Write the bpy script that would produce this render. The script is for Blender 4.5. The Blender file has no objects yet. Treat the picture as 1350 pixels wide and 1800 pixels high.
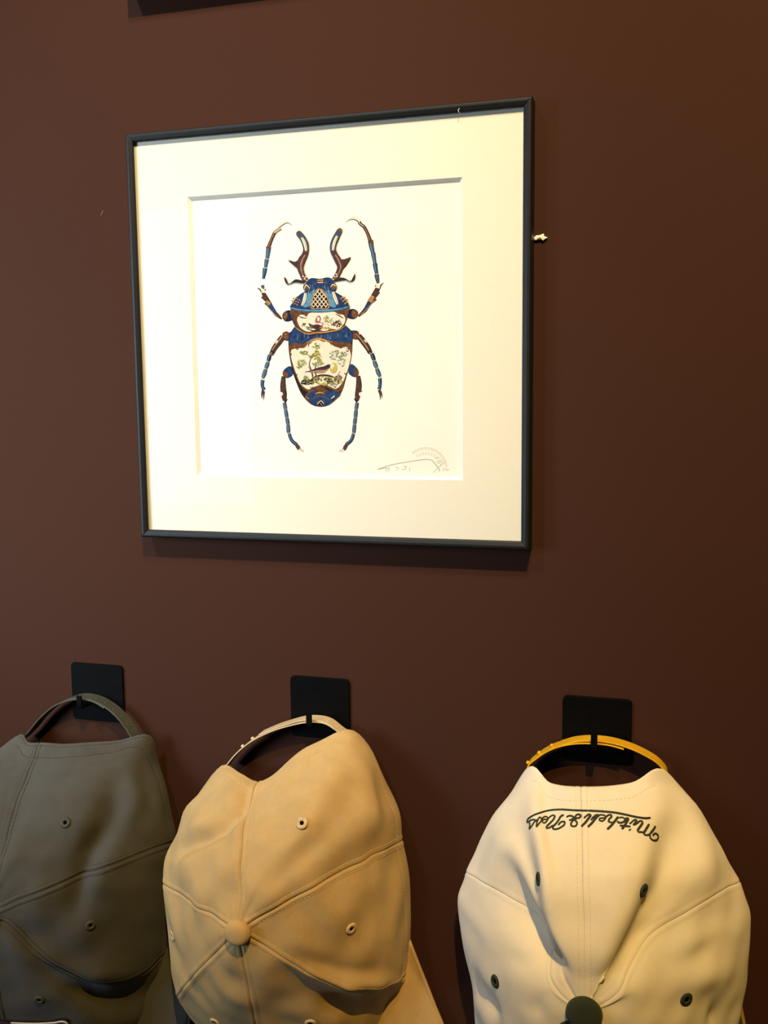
import bpy, bmesh, math, random
import numpy as np
from mathutils import Vector, Matrix
from mathutils.bvhtree import BVHTree

C = bpy.context.scene.collection
SC = bpy.context.scene
Z0 = 1.55                                   # height of the framed print's centre above the floor
random.seed(7)

# ------------------------------------------------------------------ camera
CAM = np.array([0.30890625, -0.8686875, -0.051375 + Z0])
YAW, PITCH, ROLL, FPX = -0.2873, -0.1192, -0.0108, 1755.6
_f = np.array([math.sin(YAW) * math.cos(PITCH), math.cos(YAW) * math.cos(PITCH), math.sin(PITCH)])
_r = np.array([math.cos(YAW), -math.sin(YAW), 0.0])
_u = np.cross(_r, _f)
RIGHT = _r * math.cos(ROLL) + _u * math.sin(ROLL)
UP = -_r * math.sin(ROLL) + _u * math.cos(ROLL)
FWD = _f
cd = bpy.data.cameras.new('camera')
cam = bpy.data.objects.new('camera', cd); C.objects.link(cam)
cam.matrix_world = Matrix([[RIGHT[0], UP[0], -FWD[0], CAM[0]], [RIGHT[1], UP[1], -FWD[1], CAM[1]],
                           [RIGHT[2], UP[2], -FWD[2], CAM[2]], [0, 0, 0, 1]])
cd.sensor_fit = 'VERTICAL'; cd.sensor_height = 24.0; cd.lens = FPX / 1800 * 24.0
cd.clip_start = 0.01
SC.camera = cam

# ------------------------------------------------------------------ world, lights, exposure
w = bpy.data.worlds.new('world'); SC.world = w; w.use_nodes = True
w.node_tree.nodes['Background'].inputs[0].default_value = (0.5, 0.62, 0.8, 1)
w.node_tree.nodes['Background'].inputs[1].default_value = 0.3
SC.view_settings.view_transform = 'Standard'; SC.view_settings.look = 'None'
SC.view_settings.gamma = 1; SC.view_settings.use_curve_mapping = False
SC.view_settings.exposure = 0.0

def spot(name, loc, aim, power, color, size, blend, radius):
    d = bpy.data.lights.new(name, 'SPOT'); d.energy = power; d.color = color
    d.spot_size = math.radians(size); d.spot_blend = blend; d.shadow_soft_size = radius
    o = bpy.data.objects.new(name, d); C.objects.link(o); o.location = loc
    o.rotation_euler = (Vector(aim) - Vector(loc)).to_track_quat('-Z', 'Y').to_euler()
    return o
spot('warm_ceiling_spot', (0.62, -1.5, 3.22), (0.05, 0, 1.35), 225, (1.0, 0.61, 0.12), 60, 0.6, 0.012)
spot('cool_fill_spot', (-0.70, -1.45, 3.20), (-0.24, 0, 1.66), 150, (0.74, 0.88, 1.0), 29, 1.0, 0.10)  # added spot, stands in for cool ambient light on the left; no fixture
ld = bpy.data.lights.new('soft_fill_light', 'AREA'); ld.shape = 'RECTANGLE'; ld.size = 0.65; ld.size_y = 0.65  # unseen area light added as soft cool fill from the left
ld.energy = 3.7; ld.color = (0.72, 0.86, 1.0); ld.spread = math.radians(50)
lo = bpy.data.objects.new('soft_fill_light', ld); C.objects.link(lo); lo.location = (-1.2, -1.0, 1.55)
lo.rotation_euler = (Vector((-0.50, 0, 1.42)) - lo.location).to_track_quat('-Z', 'Y').to_euler()
spot('neutral_fill_spot', (0.45, -1.15, 3.15), (0.27, 0, 2.00), 125, (1.0, 0.92, 0.80), 46, 1.0, 0.10)  # extra spot added to brighten the upper right of the wall

# ------------------------------------------------------------------ helpers
def at(px, py, d):
    """photo measurement -> the point on the plane d metres in front of the brown wall"""
    v = RIGHT * (px - 675) / FPX - UP * (py - 900) / FPX + FWD
    return CAM + v * ((-d - CAM[1]) / v[1])

def pix(P):
    q = (np.asarray(P) - CAM); z = q @ FWD
    return np.stack([675 + FPX * (q @ RIGHT) / z, 900 - FPX * (q @ UP) / z], -1)

def lin(r, g, b):
    f = lambda c: (c / 255 / 12.92) if c / 255 <= .04045 else ((c / 255 + .055) / 1.055) ** 2.4
    return (f(r), f(g), f(b), 1)

def mat(name, col, rough=.6, noise=None, bump=None, metal=0.0, sheen=0.0, spec=0.5):
    """noise=(scale, amount): soft colour mottling; bump=(scale, strength)"""
    m = bpy.data.materials.new(name); m.use_nodes = True
    nt = m.node_tree; b = nt.nodes['Principled BSDF']
    b.inputs['Base Color'].default_value = col; b.inputs['Roughness'].default_value = rough
    b.inputs['Metallic'].default_value = metal; b.inputs['Sheen Weight'].default_value = sheen
    b.inputs['Specular IOR Level'].default_value = spec
    tc = nt.nodes.new('ShaderNodeTexCoord')
    if noise:
        n = nt.nodes.new('ShaderNodeTexNoise'); n.inputs['Scale'].default_value = noise[0]
        n.inputs['Detail'].default_value = 5
        nt.links.new(tc.outputs['Object'], n.inputs['Vector'])
        r = nt.nodes.new('ShaderNodeMapRange'); r.inputs[1].default_value = .3; r.inputs[2].default_value = .7
        r.inputs[3].default_value = 1 - noise[1]; r.inputs[4].default_value = 1 + noise[1]
        nt.links.new(n.outputs['Fac'], r.inputs[0])
        x = nt.nodes.new('ShaderNodeVectorMath'); x.operation = 'SCALE'
        x.inputs[0].default_value = col[:3]; nt.links.new(r.outputs[0], x.inputs['Scale'])
        nt.links.new(x.outputs[0], b.inputs['Base Color'])
    if bump:
        n = nt.nodes.new('ShaderNodeTexNoise'); n.inputs['Scale'].default_value = bump[0]
        n.inputs['Detail'].default_value = 4
        nt.links.new(tc.outputs['Object'], n.inputs['Vector'])
        p = nt.nodes.new('ShaderNodeBump'); p.inputs['Strength'].default_value = bump[1]; p.inputs['Distance'].default_value = .001
        nt.links.new(n.outputs['Fac'], p.inputs['Height']); nt.links.new(p.outputs[0], b.inputs['Normal'])
    return m

def cloth(name, col, mottling=.10, weave=.45, wave_scale=640.0, angle=.15, worn=None):
    """woven twill cotton: diagonal ribs from a wave along the panel's own UV in metres"""
    m = bpy.data.materials.new(name); m.use_nodes = True
    nt = m.node_tree; b = nt.nodes['Principled BSDF']; L = nt.links.new
    b.inputs['Roughness'].default_value = .92; b.inputs['Sheen Weight'].default_value = .12
    b.inputs['Sheen Roughness'].default_value = .5; b.inputs['Specular IOR Level'].default_value = .15
    uv = nt.nodes.new('ShaderNodeTexCoord')
    mp = nt.nodes.new('ShaderNodeMapping'); mp.inputs['Rotation'].default_value = (0, 0, angle)
    L(uv.outputs['UV'], mp.inputs['Vector'])
    wv = nt.nodes.new('ShaderNodeTexWave'); wv.inputs['Scale'].default_value = wave_scale
    wv.inputs['Distortion'].default_value = 1.2; wv.inputs['Detail'].default_value = 2; wv.inputs['Detail Scale'].default_value = 2
    L(mp.outputs[0], wv.inputs['Vector'])
    n = nt.nodes.new('ShaderNodeTexNoise'); n.inputs['Scale'].default_value = 55; n.inputs['Detail'].default_value = 8
    n.inputs['Roughness'].default_value = .7
    L(uv.outputs['Object'], n.inputs['Vector'])
    a = nt.nodes.new('ShaderNodeMapRange'); a.inputs[1].default_value = .25; a.inputs[2].default_value = .75
    a.inputs[3].default_value = 1 - mottling; a.inputs[4].default_value = 1 + mottling
    L(n.outputs['Fac'], a.inputs[0])
    c = nt.nodes.new('ShaderNodeMapRange'); c.inputs[3].default_value = 1 - weave * .28; c.inputs[4].default_value = 1 + weave * .22
    L(wv.outputs['Fac'], c.inputs[0])
    mu = nt.nodes.new('ShaderNodeMath'); mu.operation = 'MULTIPLY'; L(a.outputs[0], mu.inputs[0]); L(c.outputs[0], mu.inputs[1])
    x = nt.nodes.new('ShaderNodeVectorMath'); x.operation = 'SCALE'; x.inputs[0].default_value = col[:3]
    L(mu.outputs[0], x.inputs['Scale']); L(x.outputs[0], b.inputs['Base Color'])
    f = nt.nodes.new('ShaderNodeTexNoise'); f.inputs['Scale'].default_value = 1400; f.inputs['Detail'].default_value = 3
    L(uv.outputs['Object'], f.inputs['Vector'])
    ad = nt.nodes.new('ShaderNodeMath'); ad.operation = 'ADD'; L(wv.outputs['Fac'], ad.inputs[0]); L(f.outputs['Fac'], ad.inputs[1])
    p = nt.nodes.new('ShaderNodeBump'); p.inputs['Strength'].default_value = weave; p.inputs['Distance'].default_value = .0004
    L(ad.outputs[0], p.inputs['Height']); L(p.outputs[0], b.inputs['Normal'])
    return m

def obj(name, verts, faces, m, parent=None, smooth=False, midx=None):
    me = bpy.data.meshes.new(name)
    me.from_pydata([tuple(map(float, v)) for v in verts], [], faces)
    for mm in (m if isinstance(m, list) else [m]): me.materials.append(mm)
    if midx is not None: me.polygons.foreach_set('material_index', midx)
    if smooth: me.polygons.foreach_set('use_smooth', [True] * len(me.polygons))
    me.update()
    o = bpy.data.objects.new(name, me); C.objects.link(o)
    if parent:
        o.parent = parent; o.matrix_parent_inverse = world_of(parent).inverted()
    return o

def world_of(o):
    mw = Matrix.LocRotScale(o.location, o.rotation_euler, o.scale)
    return (world_of(o.parent) @ o.matrix_parent_inverse @ mw) if o.parent else mw

def thing(name, label, cat, loc, group=None):
    o = bpy.data.objects.new(name, None); C.objects.link(o); o.location = loc; o.empty_display_size = .02
    o['label'] = label; o['category'] = cat
    if group: o['group'] = group
    return o

def tag(o, label, cat, group=None):
    o['label'] = label; o['category'] = cat
    if group: o['group'] = group
    return o

def structure(o): o['kind'] = 'structure'; return o

def box(x0, x1, y0, y1, z0, z1):
    v = [(x, y, z) for x in (x0, x1) for y in (y0, y1) for z in (z0, z1)]
    f = [(0, 1, 3, 2), (4, 6, 7, 5), (0, 4, 5, 1), (2, 3, 7, 6), (0, 2, 6, 4), (1, 5, 7, 3)]
    return v, f

def join(parts):
    V, F = [], []
    for v, f in parts:
        k = len(V); V += list(v); F += [tuple(i + k for i in q) for q in f]
    return V, F

def bevel(o, width, seg=2):
    b = o.modifiers.new('bevel', 'BEVEL'); b.width = width; b.segments = seg; b.limit_method = 'ANGLE'
    return o

def catmull(P, n, closed=False):
    """non-uniform (chord) Hermite interpolation of points, n samples evenly spaced in chord length"""
    P = np.asarray(P, float)
    if closed: P = np.concatenate([P, P[:1]])
    t = np.concatenate([[0], np.cumsum(np.maximum(np.linalg.norm(np.diff(P[:, :3], axis=0), axis=1), 1e-9))])
    return hermite(t, P, np.linspace(0, t[-1], n), closed)

def hermite(t, P, s, closed=False):
    h = np.diff(t); d = np.diff(P, axis=0) / h.reshape((-1,) + (1,) * (P.ndim - 1))
    m = np.zeros_like(P)
    H = h.reshape((-1,) + (1,) * (P.ndim - 1))
    if len(P) > 2: m[1:-1] = (d[:-1] * H[1:] + d[1:] * H[:-1]) / (H[1:] + H[:-1])
    if closed:
        e = (d[-1] * h[0] + d[0] * h[-1]) / (h[0] + h[-1]); m[0] = e; m[-1] = e
    else:
        m[0] = d[0]; m[-1] = d[-1]
        if len(P) > 2: m[0] = 1.5 * d[0] - .5 * m[1]; m[-1] = 1.5 * d[-1] - .5 * m[-2]
    i = np.clip(np.searchsorted(t, s, side='right') - 1, 0, len(h) - 1)
    x = ((s - t[i]) / h[i]).reshape((-1,) + (1,) * (P.ndim - 1)); hh = h[i].reshape(x.shape)
    return ((2 * x**3 - 3 * x**2 + 1) * P[i] + (x**3 - 2 * x**2 + x) * hh * m[i]
            + (-2 * x**3 + 3 * x**2) * P[i + 1] + (x**3 - x**2) * hh * m[i + 1])

def tube(path, radius, sides=8, flat=None, caps=True):
    """round (or flattened: flat=(normals, ratio)) tube along a 3D path; radius a number or a list"""
    P = np.asarray(path, float); n = len(P)
    R = np.full(n, radius) if np.isscalar(radius) else np.asarray(radius, float)
    T = np.gradient(P, axis=0); T /= np.linalg.norm(T, axis=1)[:, None] + 1e-12
    V, F = [], []
    ref = np.array([0, 1, 0.0]) if abs(T[0][1]) < .9 else np.array([1, 0, 0.0])
    for i in range(n):
        N = (flat[0][i] if flat else ref); N = N - T[i] * (N @ T[i]); N /= np.linalg.norm(N) + 1e-12
        if not flat: ref = N
        B = np.cross(T[i], N); k = flat[1] if flat else 1.0
        for j in range(sides):
            a = 2 * math.pi * j / sides
            V.append(P[i] + R[i] * (math.cos(a) * B + k * math.sin(a) * N))
    for i in range(n - 1):
        for j in range(sides):
            F.append((i * sides + j, i * sides + (j + 1) % sides, (i + 1) * sides + (j + 1) % sides, (i + 1) * sides + j))
    if caps:
        F.append(tuple(range(sides))[::-1]); F.append(tuple((n - 1) * sides + j for j in range(sides)))
    return V, F

# ------------------------------------------------------------------ setting
wall_m = mat('brown_wall_paint', (0.045, 0.0182, 0.0115, 1), .85, (2.5, .05), (900, .12), spec=.08)
ceil_m = mat('ceiling_paint', (.35, .34, .33, 1), .9, (3, .03))
floor_m = mat('dark_floor', (.05, .035, .025, 1), .5, (5, .2))
white_m = mat('window_paint', (.7, .7, .68, 1), .5, (4, .03))
X0, X1, Y0, Y1, ZC = -3.7, 2.4, -4.4, 0.0, 3.3
structure(obj('wall_back', *box(X0, X1, 0, .12, 0, ZC), wall_m))
structure(obj('wall_left', *box(X0 - .12, X0, Y0, .12, 0, ZC), wall_m))
structure(obj('wall_right', *box(X1, X1 + .12, Y0, .12, 0, ZC), wall_m))
structure(obj('floor', *box(X0 - .12, X1 + .12, Y0 - .12, .12, -.1, 0), floor_m))
structure(obj('ceiling', *box(X0 - .12, X1 + .12, Y0 - .12, .12, ZC, ZC + .1), ceil_m))
# the wall behind the photographer has a window; its daylight is what shows in the picture glass
wx0, wx1, wz0, wz1 = -3.5, -1.95, .8, 2.6
structure(obj('wall_front', *join([box(X0, wx0, Y0 - .12, Y0, 0, ZC), box(wx1, X1, Y0 - .12, Y0, 0, ZC),
                                   box(wx0, wx1, Y0 - .12, Y0, 0, wz0), box(wx0, wx1, Y0 - .12, Y0, wz1, ZC)]), wall_m))
day = bpy.data.materials.new('daylight_pane'); day.use_nodes = True
e = day.node_tree.nodes['Principled BSDF']; e.inputs['Base Color'].default_value = (.8, .85, .9, 1)
e.inputs['Emission Color'].default_value = (.85, .93, 1, 1); e.inputs['Emission Strength'].default_value = 1.2
win = structure(obj('window_1', *join([box(wx0, wx0 + .06, Y0 - .1, Y0 + .01, wz0, wz1), box(wx1 - .06, wx1, Y0 - .1, Y0 + .01, wz0, wz1),
      box(wx0 + .06, wx1 - .06, Y0 - .1, Y0 + .01, wz0, wz0 + .06), box(wx0 + .06, wx1 - .06, Y0 - .1, Y0 + .01, wz1 - .06, wz1),
      box(-2.75, -2.70, Y0 - .09, Y0, wz0 + .06, wz1 - .06)]), white_m))
for a, b in ((wx0 + .06, -2.75), (-2.70, wx1 - .06)):
    obj('pane', *box(a, b, Y0 - .06, Y0 - .05, wz0 + .06, wz1 - .06), day, win)

# ------------------------------------------------------------------ framed prints
frame_m = mat('black_frame', (.0065, .007, .0075, 1), .5, (60, .15), (300, .05), spec=.28)
board_m = mat('backing_board', (.12, .09, .06, 1), .9, (30, .1))
paper_m = mat('print_paper', (.83, .81, .76, 1), .85, (40, .015), (700, .10), spec=.2)
bev_m = mat('mat_core', (.86, .85, .80, 1), .8, (60, .02), spec=.2)
matb_m = bpy.data.materials.new('laid_mat_board'); matb_m.use_nodes = True
def _laid():
    nt = matb_m.node_tree; b = nt.nodes['Principled BSDF']; L = nt.links.new
    b.inputs['Base Color'].default_value = (.80, .755, .665, 1); b.inputs['Roughness'].default_value = .9
    b.inputs['Specular IOR Level'].default_value = .15
    tc = nt.nodes.new('ShaderNodeTexCoord')
    wv = nt.nodes.new('ShaderNodeTexWave'); wv.bands_direction = 'Z'; wv.inputs['Scale'].default_value = 300
    wv.inputs['Distortion'].default_value = 2.0; wv.inputs['Detail'].default_value = 3
    L(tc.outputs['Object'], wv.inputs['Vector'])
    p = nt.nodes.new('ShaderNodeBump'); p.inputs['Strength'].default_value = .15; p.inputs['Distance'].default_value = .0003
    L(wv.outputs['Fac'], p.inputs['Height']); L(p.outputs[0], b.inputs['Normal'])
    r = nt.nodes.new('ShaderNodeMapRange'); r.inputs[3].default_value = .985; r.inputs[4].default_value = 1.015
    L(wv.outputs['Fac'], r.inputs[0])
    x = nt.nodes.new('ShaderNodeVectorMath'); x.operation = 'SCALE'; x.inputs[0].default_value = (.80, .755, .665)
    L(r.outputs[0], x.inputs['Scale']); L(x.outputs[0], b.inputs['Base Color'])
_laid()
glass_m = bpy.data.materials.new('picture_glass'); glass_m.use_nodes = True
def _glass():
    nt = glass_m.node_tree; nt.nodes.remove(nt.nodes['Principled BSDF']); L = nt.links.new
    g = nt.nodes.new('ShaderNodeBsdfGlossy'); g.inputs['Roughness'].default_value = .01
    t = nt.nodes.new('ShaderNodeBsdfTransparent'); t.inputs[0].default_value = (.97, .98, .97, 1)
    lw = nt.nodes.new('ShaderNodeLayerWeight'); lw.inputs[0].default_value = .5       # Schlick reflectance, the same from both sides
    pw = nt.nodes.new('ShaderNodeMath'); pw.operation = 'POWER'; pw.inputs[1].default_value = 5; L(lw.outputs['Facing'], pw.inputs[0])
    f = nt.nodes.new('ShaderNodeMath'); f.operation = 'MULTIPLY_ADD'; f.inputs[1].default_value = .94; f.inputs[2].default_value = .045
    L(pw.outputs[0], f.inputs[0])
    m = nt.nodes.new('ShaderNodeMixShader')
    L(f.outputs[0], m.inputs[0]); L(t.outputs[0], m.inputs[1]); L(g.outputs[0], m.inputs[2])
    L(m.outputs[0], nt.nodes['Material Output'].inputs[0])
_glass()
clear_m = bpy.data.materials.new('glass_body'); clear_m.use_nodes = True
def _clear():
    nt = clear_m.node_tree; nt.nodes.remove(nt.nodes['Principled BSDF'])
    t = nt.nodes.new('ShaderNodeBsdfTransparent'); t.inputs[0].default_value = (.985, .99, .985, 1)
    nt.links.new(t.outputs[0], nt.nodes['Material Output'].inputs[0])
_clear()

HO, HI, OP = .1878, .1806, .1285            # half sizes: outer frame, sight edge, mat opening
def rail(cx, cz, k, parent):
    """one mitred moulding of the frame; profile = (inset from the outer edge, distance from the wall)"""
    prof = [(0, .0015), (0, .0168), (.0005, .0181), (.0016, .0188), (.0034, .0188), (.0062, .0178), (.0072, .0172),
            (.0074, .0160), (.0074, .0150), (.0030, .0150), (.0030, .0015)]
    V, F = [], []; n = len(prof)
    for s in (-1, 1):
        for ins, d in prof:
            h = HO - ins; a = (s * h, h)
            for _ in range(k): a = (a[1], -a[0])
            V.append((cx + a[0], -d, cz + a[1]))
    for i in range(n):
        j = (i + 1) % n; F.append((i, n + i, n + j, j))
    F.append(tuple(range(n))); F.append(tuple(range(2 * n - 1, n - 1, -1)))
    o = obj('frame_rail', V, F, frame_m, parent)
    bm = bmesh.new(); bm.from_mesh(o.data); bmesh.ops.recalc_face_normals(bm, faces=bm.faces); bm.to_mesh(o.data); bm.free()
    return bevel(o, .0005, 2)

def picture(cx, cz, name, label):
    t = thing(name, label, 'picture', (cx, 0, cz))
    for k in range(4): rail(cx, cz, k, t)
    h = HO - .0032
    obj('backing_board', *box(cx - h, cx + h, -.0085, -.003, cz - h, cz + h), board_m, t)
    obj('print_sheet', *box(cx - h, cx + h, -.0103, -.0087, cz - h, cz + h), paper_m, t)
    V = []                                   # mat: outer square, window edge on top, window edge at the paper
    for r, d in ((h, .0105), (h, .0135), (OP, .0135), (OP - .0029, .01045)):
        V += [(cx - r, -d, cz - r), (cx + r, -d, cz - r), (cx + r, -d, cz + r), (cx - r, -d, cz + r)]
    F, mi = [], []
    for a, b, m_ in ((0, 4, 0), (4, 8, 0), (8, 12, 1)):
        for i in range(4):
            j = (i + 1) % 4; F.append((a + i, a + j, b + j, b + i)); mi.append(m_)
    obj('mat_board', V, F, [matb_m, bev_m], t, midx=mi)
    gv, gf = box(cx - h, cx + h, -.0148, -.0138, cz - h, cz + h)          # only the front face carries the reflection
    obj('glass_pane', gv, gf, [clear_m, glass_m], t, midx=[1 if all(gv[i][1] == -.0148 for i in q) else 0 for q in gf])
    return t
pic = picture(0, Z0, 'framed_print', 'square black framed beetle print behind glass on brown wall')
picture(.0070, Z0 + .3115 + HO, 'framed_picture', 'black framed picture at top edge, only its bottom corner and shadow showing')

# ---- the beetle: flat printed shapes on the sheet, measured in photo crops (x = 430+X/5, y = 360+Y/5)
INK = {k: mat('ink_' + k, tuple(q * (1 if k in ('pencil', 'deboss') else .85 if k == 'cream' else .75 if k in ('olive', 'sage', 'yellow', 'pink', 'tan', 'gold', 'blue_light') else .66 if k in ('steel', 'brown', 'violet', 'bronze') else .55) for q in lin(*c)[:3]) + (1,), .8, (n, a), spec=.15) for k, c, n, a in [
    ('blue', (44, 75, 130), 420, .45), ('blue_dark', (30, 44, 92), 400, .4), ('blue_light', (98, 152, 188), 400, .25),
    ('steel', (76, 94, 124), 500, .35), ('bronze', (120, 76, 46), 420, .45), ('brown', (84, 58, 50), 500, .4),
    ('dark', (48, 36, 36), 500, .4), ('gold', (206, 150, 92), 500, .3), ('cream', (236, 226, 206), 200, .06),
    ('black', (22, 18, 20), 400, .3), ('olive', (140, 138, 58), 700, .4), ('sage', (150, 160, 120), 700, .3),
    ('yellow', (206, 188, 96), 400, .2), ('pink', (170, 96, 100), 400, .3), ('plum', (76, 58, 84), 500, .3),
    ('violet', (96, 64, 72), 500, .35), ('tan', (188, 140, 100), 500, .3), ('pencil', (168, 158, 146), 500, .1),
    ('deboss', (205, 195, 175), 500, .05)]}
INKS = list(INK)
class Print:
    def __init__(s): s.V, s.F, s.M, s.z = [], [], [], .01034
    def P(s, X, Y): return at(430 + X / 5, 360 + Y / 5, s.z)
    def poly(s, pts, ink, smooth=True):
        s.z += .0000012
        p = catmull([(x, y, 0) for x, y in pts], len(pts) * 5 + 1, True)[:-1] if smooth else [(x, y, 0) for x, y in pts]
        k = len(s.V); s.V += [s.P(q[0], q[1]) for q in p]
        s.F.append(tuple(range(k, k + len(p)))); s.M.append(INKS.index(ink))
    def line(s, pts, ink, w=None, n=None):
        """tapering stroke; pts (x, y, width)"""
        s.z += .0000012
        pts = [(q + (w,))[:3] if len(q) < 3 else q for q in pts]
        A = np.array([q[:2] for q in pts], float); W = np.array([q[2] for q in pts], float)
        t = np.concatenate([[0], np.cumsum(np.linalg.norm(np.diff(A, axis=0), axis=1))])
        u = np.linspace(0, t[-1], n or (len(pts) * 4 if len(pts) > 2 else 2))
        Q = hermite(t, A, u) if len(pts) > 2 else np.stack([np.interp(u, t, A[:, 0]), np.interp(u, t, A[:, 1])], 1)
        ww = np.interp(u, t, W) / 2
        T = np.gradient(Q, axis=0); T /= np.linalg.norm(T, axis=1)[:, None] + 1e-9
        N = np.stack([-T[:, 1], T[:, 0]], 1)
        k = len(s.V)
        for q, nn, r in zip(Q, N, ww):
            s.V.append(s.P(*(q + nn * r))); s.V.append(s.P(*(q - nn * r)))
        for i in range(len(Q) - 1):
            s.F.append((k + 2 * i, k + 2 * i + 1, k + 2 * i + 3, k + 2 * i + 2)); s.M.append(INKS.index(ink))
    def blob(s, x, y, rx, ry, ink, rot=0):
        c, q = math.cos(rot), math.sin(rot)
        s.poly([(x + rx * math.cos(a) * c - ry * math.sin(a) * q, y + rx * math.cos(a) * q + ry * math.sin(a) * c)
                for a in [i * math.pi / 3.5 for i in range(7)]], ink, False)
pr = Print(); L_, P_ = pr.line, pr.poly
def seg(pts, ink, hi=None):
    """leg joint: dark outline, coloured core, bright streak"""
    L_([(x, y, w_ + 9) for x, y, w_ in pts], 'dark'); L_(pts, ink)
    if hi: L_([(x - w_ * .18, y - w_ * .1, w_ * .24) for x, y, w_ in pts], hi)
# front legs
for sg in (0, 1):
    if sg == 0:
        L_([(417, 184, 3), (395, 163, 10), (365, 153, 20), (333, 165, 30), (303, 195, 26)], 'cream'); L_([(417, 184, 3), (380, 160, 6), (330, 182, 8), (298, 212, 8)], 'dark')
        seg([(318, 206, 26), (290, 226, 20), (262, 248, 24)], 'tan', 'cream')
        seg([(264, 246, 24), (240, 300, 20), (214, 364, 26)], 'brown', 'tan')
        seg([(212, 368, 38), (208, 410, 32), (198, 474, 24)], 'steel', 'blue_light'); L_([(192, 372, 22), (232, 372, 22)], 'bronze')
        seg([(196, 478, 32), (184, 552, 20)], 'steel', 'blue_light')
        seg([(181, 556, 32), (174, 600, 26), (165, 652, 14)], 'blue', 'blue_light')
        seg([(157, 706, 22), (163, 742, 14)], 'steel')
        P_([(112, 732), (130, 738), (150, 756), (156, 726), (166, 748), (186, 736), (184, 770), (156, 784), (136, 768)], 'cream', False)
        L_([(110, 732, 5), (132, 742, 12), (146, 768, 8)], 'dark'); L_([(186, 738, 6), (178, 756, 10)], 'dark')
        P_([(146, 772), (184, 774), (236, 858), (262, 920), (300, 960), (332, 1000), (322, 1010), (268, 978), (214, 912), (172, 868), (186, 856), (142, 814), (156, 806)], 'brown', False)
        P_([(204, 872), (238, 866), (286, 948), (262, 960), (222, 912)], 'blue', False); L_([(188, 850, 26), (222, 872, 34)], 'tan'); L_([(192, 880, 6), (232, 930, 6), (290, 985, 5)], 'gold')
        P_([(330, 985), (334, 960), (398, 926), (436, 950), (430, 1005), (352, 1022)], 'blue_dark'); P_([(330, 985), (336, 962), (372, 944), (380, 966), (352, 1016)], 'bronze')
        pr.blob(352, 985, 6, 6, 'gold'); pr.blob(366, 962, 5, 5, 'gold')
    else:
        L_([(892, 154, 3), (915, 132, 12), (950, 116, 22), (985, 116, 26), (1016, 148, 22)], 'cream'); L_([(892, 154, 3), (930, 130, 6), (990, 142, 8), (1016, 172, 9)], 'dark')
        seg([(1006, 150, 22), (1022, 172, 20), (1048, 190, 22)], 'violet', 'cream')
        seg([(1046, 188, 22), (1080, 250, 20), (1104, 318, 26)], 'brown', 'tan')
        seg([(1108, 316, 40), (1112, 350, 36), (1130, 428, 24)], 'steel', 'blue_light'); L_([(1090, 326, 28), (1128, 318, 28)], 'bronze')
        seg([(1130, 424, 34), (1146, 518, 20)], 'steel', 'blue_light')
        seg([(1146, 514, 34), (1152, 560, 28), (1162, 606, 22)], 'blue', 'blue_light')
        seg([(1160, 610, 34), (1166, 650, 28), (1174, 690, 16)], 'steel')
        P_([(1146, 704), (1160, 690), (1176, 708), (1198, 688), (1222, 686), (1208, 706), (1196, 736), (1148, 730)], 'cream', False)
        L_([(1222, 686, 5), (1200, 706, 12), (1190, 740, 8)], 'dark'); L_([(1146, 704, 5), (1154, 722, 9)], 'dark')
        P_([(1150, 728), (1192, 738), (1182, 768), (1192, 772), (1150, 826), (1164, 834), (1112, 880), (1070, 940), (1004, 988), (996, 972), (1046, 912), (1082, 846), (1120, 778)], 'brown', False)
        P_([(1078, 852), (1124, 858), (1060, 936), (1042, 924)], 'blue', False); L_([(1128, 800, 34), (1096, 850, 40)], 'tan'); L_([(1142, 838, 6), (1090, 900, 6), (1020, 968, 5)], 'gold')
        P_([(905, 930), (955, 915), (998, 945), (1000, 965), (972, 1002), (900, 986)], 'blue_dark'); P_([(950, 925), (995, 946), (998, 966), (970, 1000), (945, 985)], 'bronze')
        pr.blob(965, 950, 6, 6, 'gold'); pr.blob(972, 975, 5, 5, 'gold')
# middle and hind legs
for co, fe, bl in [
    ([(432, 1108), (395, 1120), (345, 1126), (338, 1182), (392, 1198), (440, 1190)], [(338, 1160, 44), (298, 1212, 46), (258, 1268, 40), (232, 1320, 30)], 0),
    ([(890, 1106), (945, 1104), (990, 1108), (1004, 1150), (940, 1182), (890, 1170)], [(1000, 1150, 40), (1045, 1205, 46), (1085, 1262, 40), (1108, 1306, 30)], 1)]:
    P_(co, 'blue'); cx = 360 if bl == 0 else 980
    P_([(cx - 24, 1124), (cx + 18, 1112), (cx + 18, 1182), (cx - 20, 1182)], 'bronze'); pr.blob(cx, 1140, 6, 6, 'gold'); pr.blob(cx - 6, 1166, 5, 5, 'gold')
    seg(fe, 'brown', 'tan')
    x = -1 if bl == 0 else 1
    L_([(fe[1][0] + x * 8, fe[1][1] - 20, 14), (fe[1][0] + x * 26, fe[1][1] + 6, 10)], 'cream'); L_([(fe[2][0] - x * 8, fe[2][1] + 36, 10), (fe[2][0] + x * 26, fe[2][1] + 18, 16)], 'dark')
T = [[(222, 1318), (206, 1382), (186, 1446), (160, 1528)], [(1118, 1306), (1140, 1374), (1162, 1440), (1190, 1514)]]
for side, t in enumerate(T):
    for i in range(3):
        (a, b), (c, d) = t[i], t[i + 1]
        seg([(a, b, 24), ((a + c) / 2, (b + d) / 2, 30), (c, d - 6, 20)], 'steel' if i else 'blue_dark', 'blue_light')
        L_([(c - 14, d, 7), (c + 14, d, 7)], 'tan')
seg([(160, 1540, 26), (156, 1590, 20), (172, 1628, 24)], 'blue', 'blue_light'); seg([(1188, 1524, 26), (1190, 1580, 20), (1182, 1622, 24)], 'blue', 'blue_light')
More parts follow.
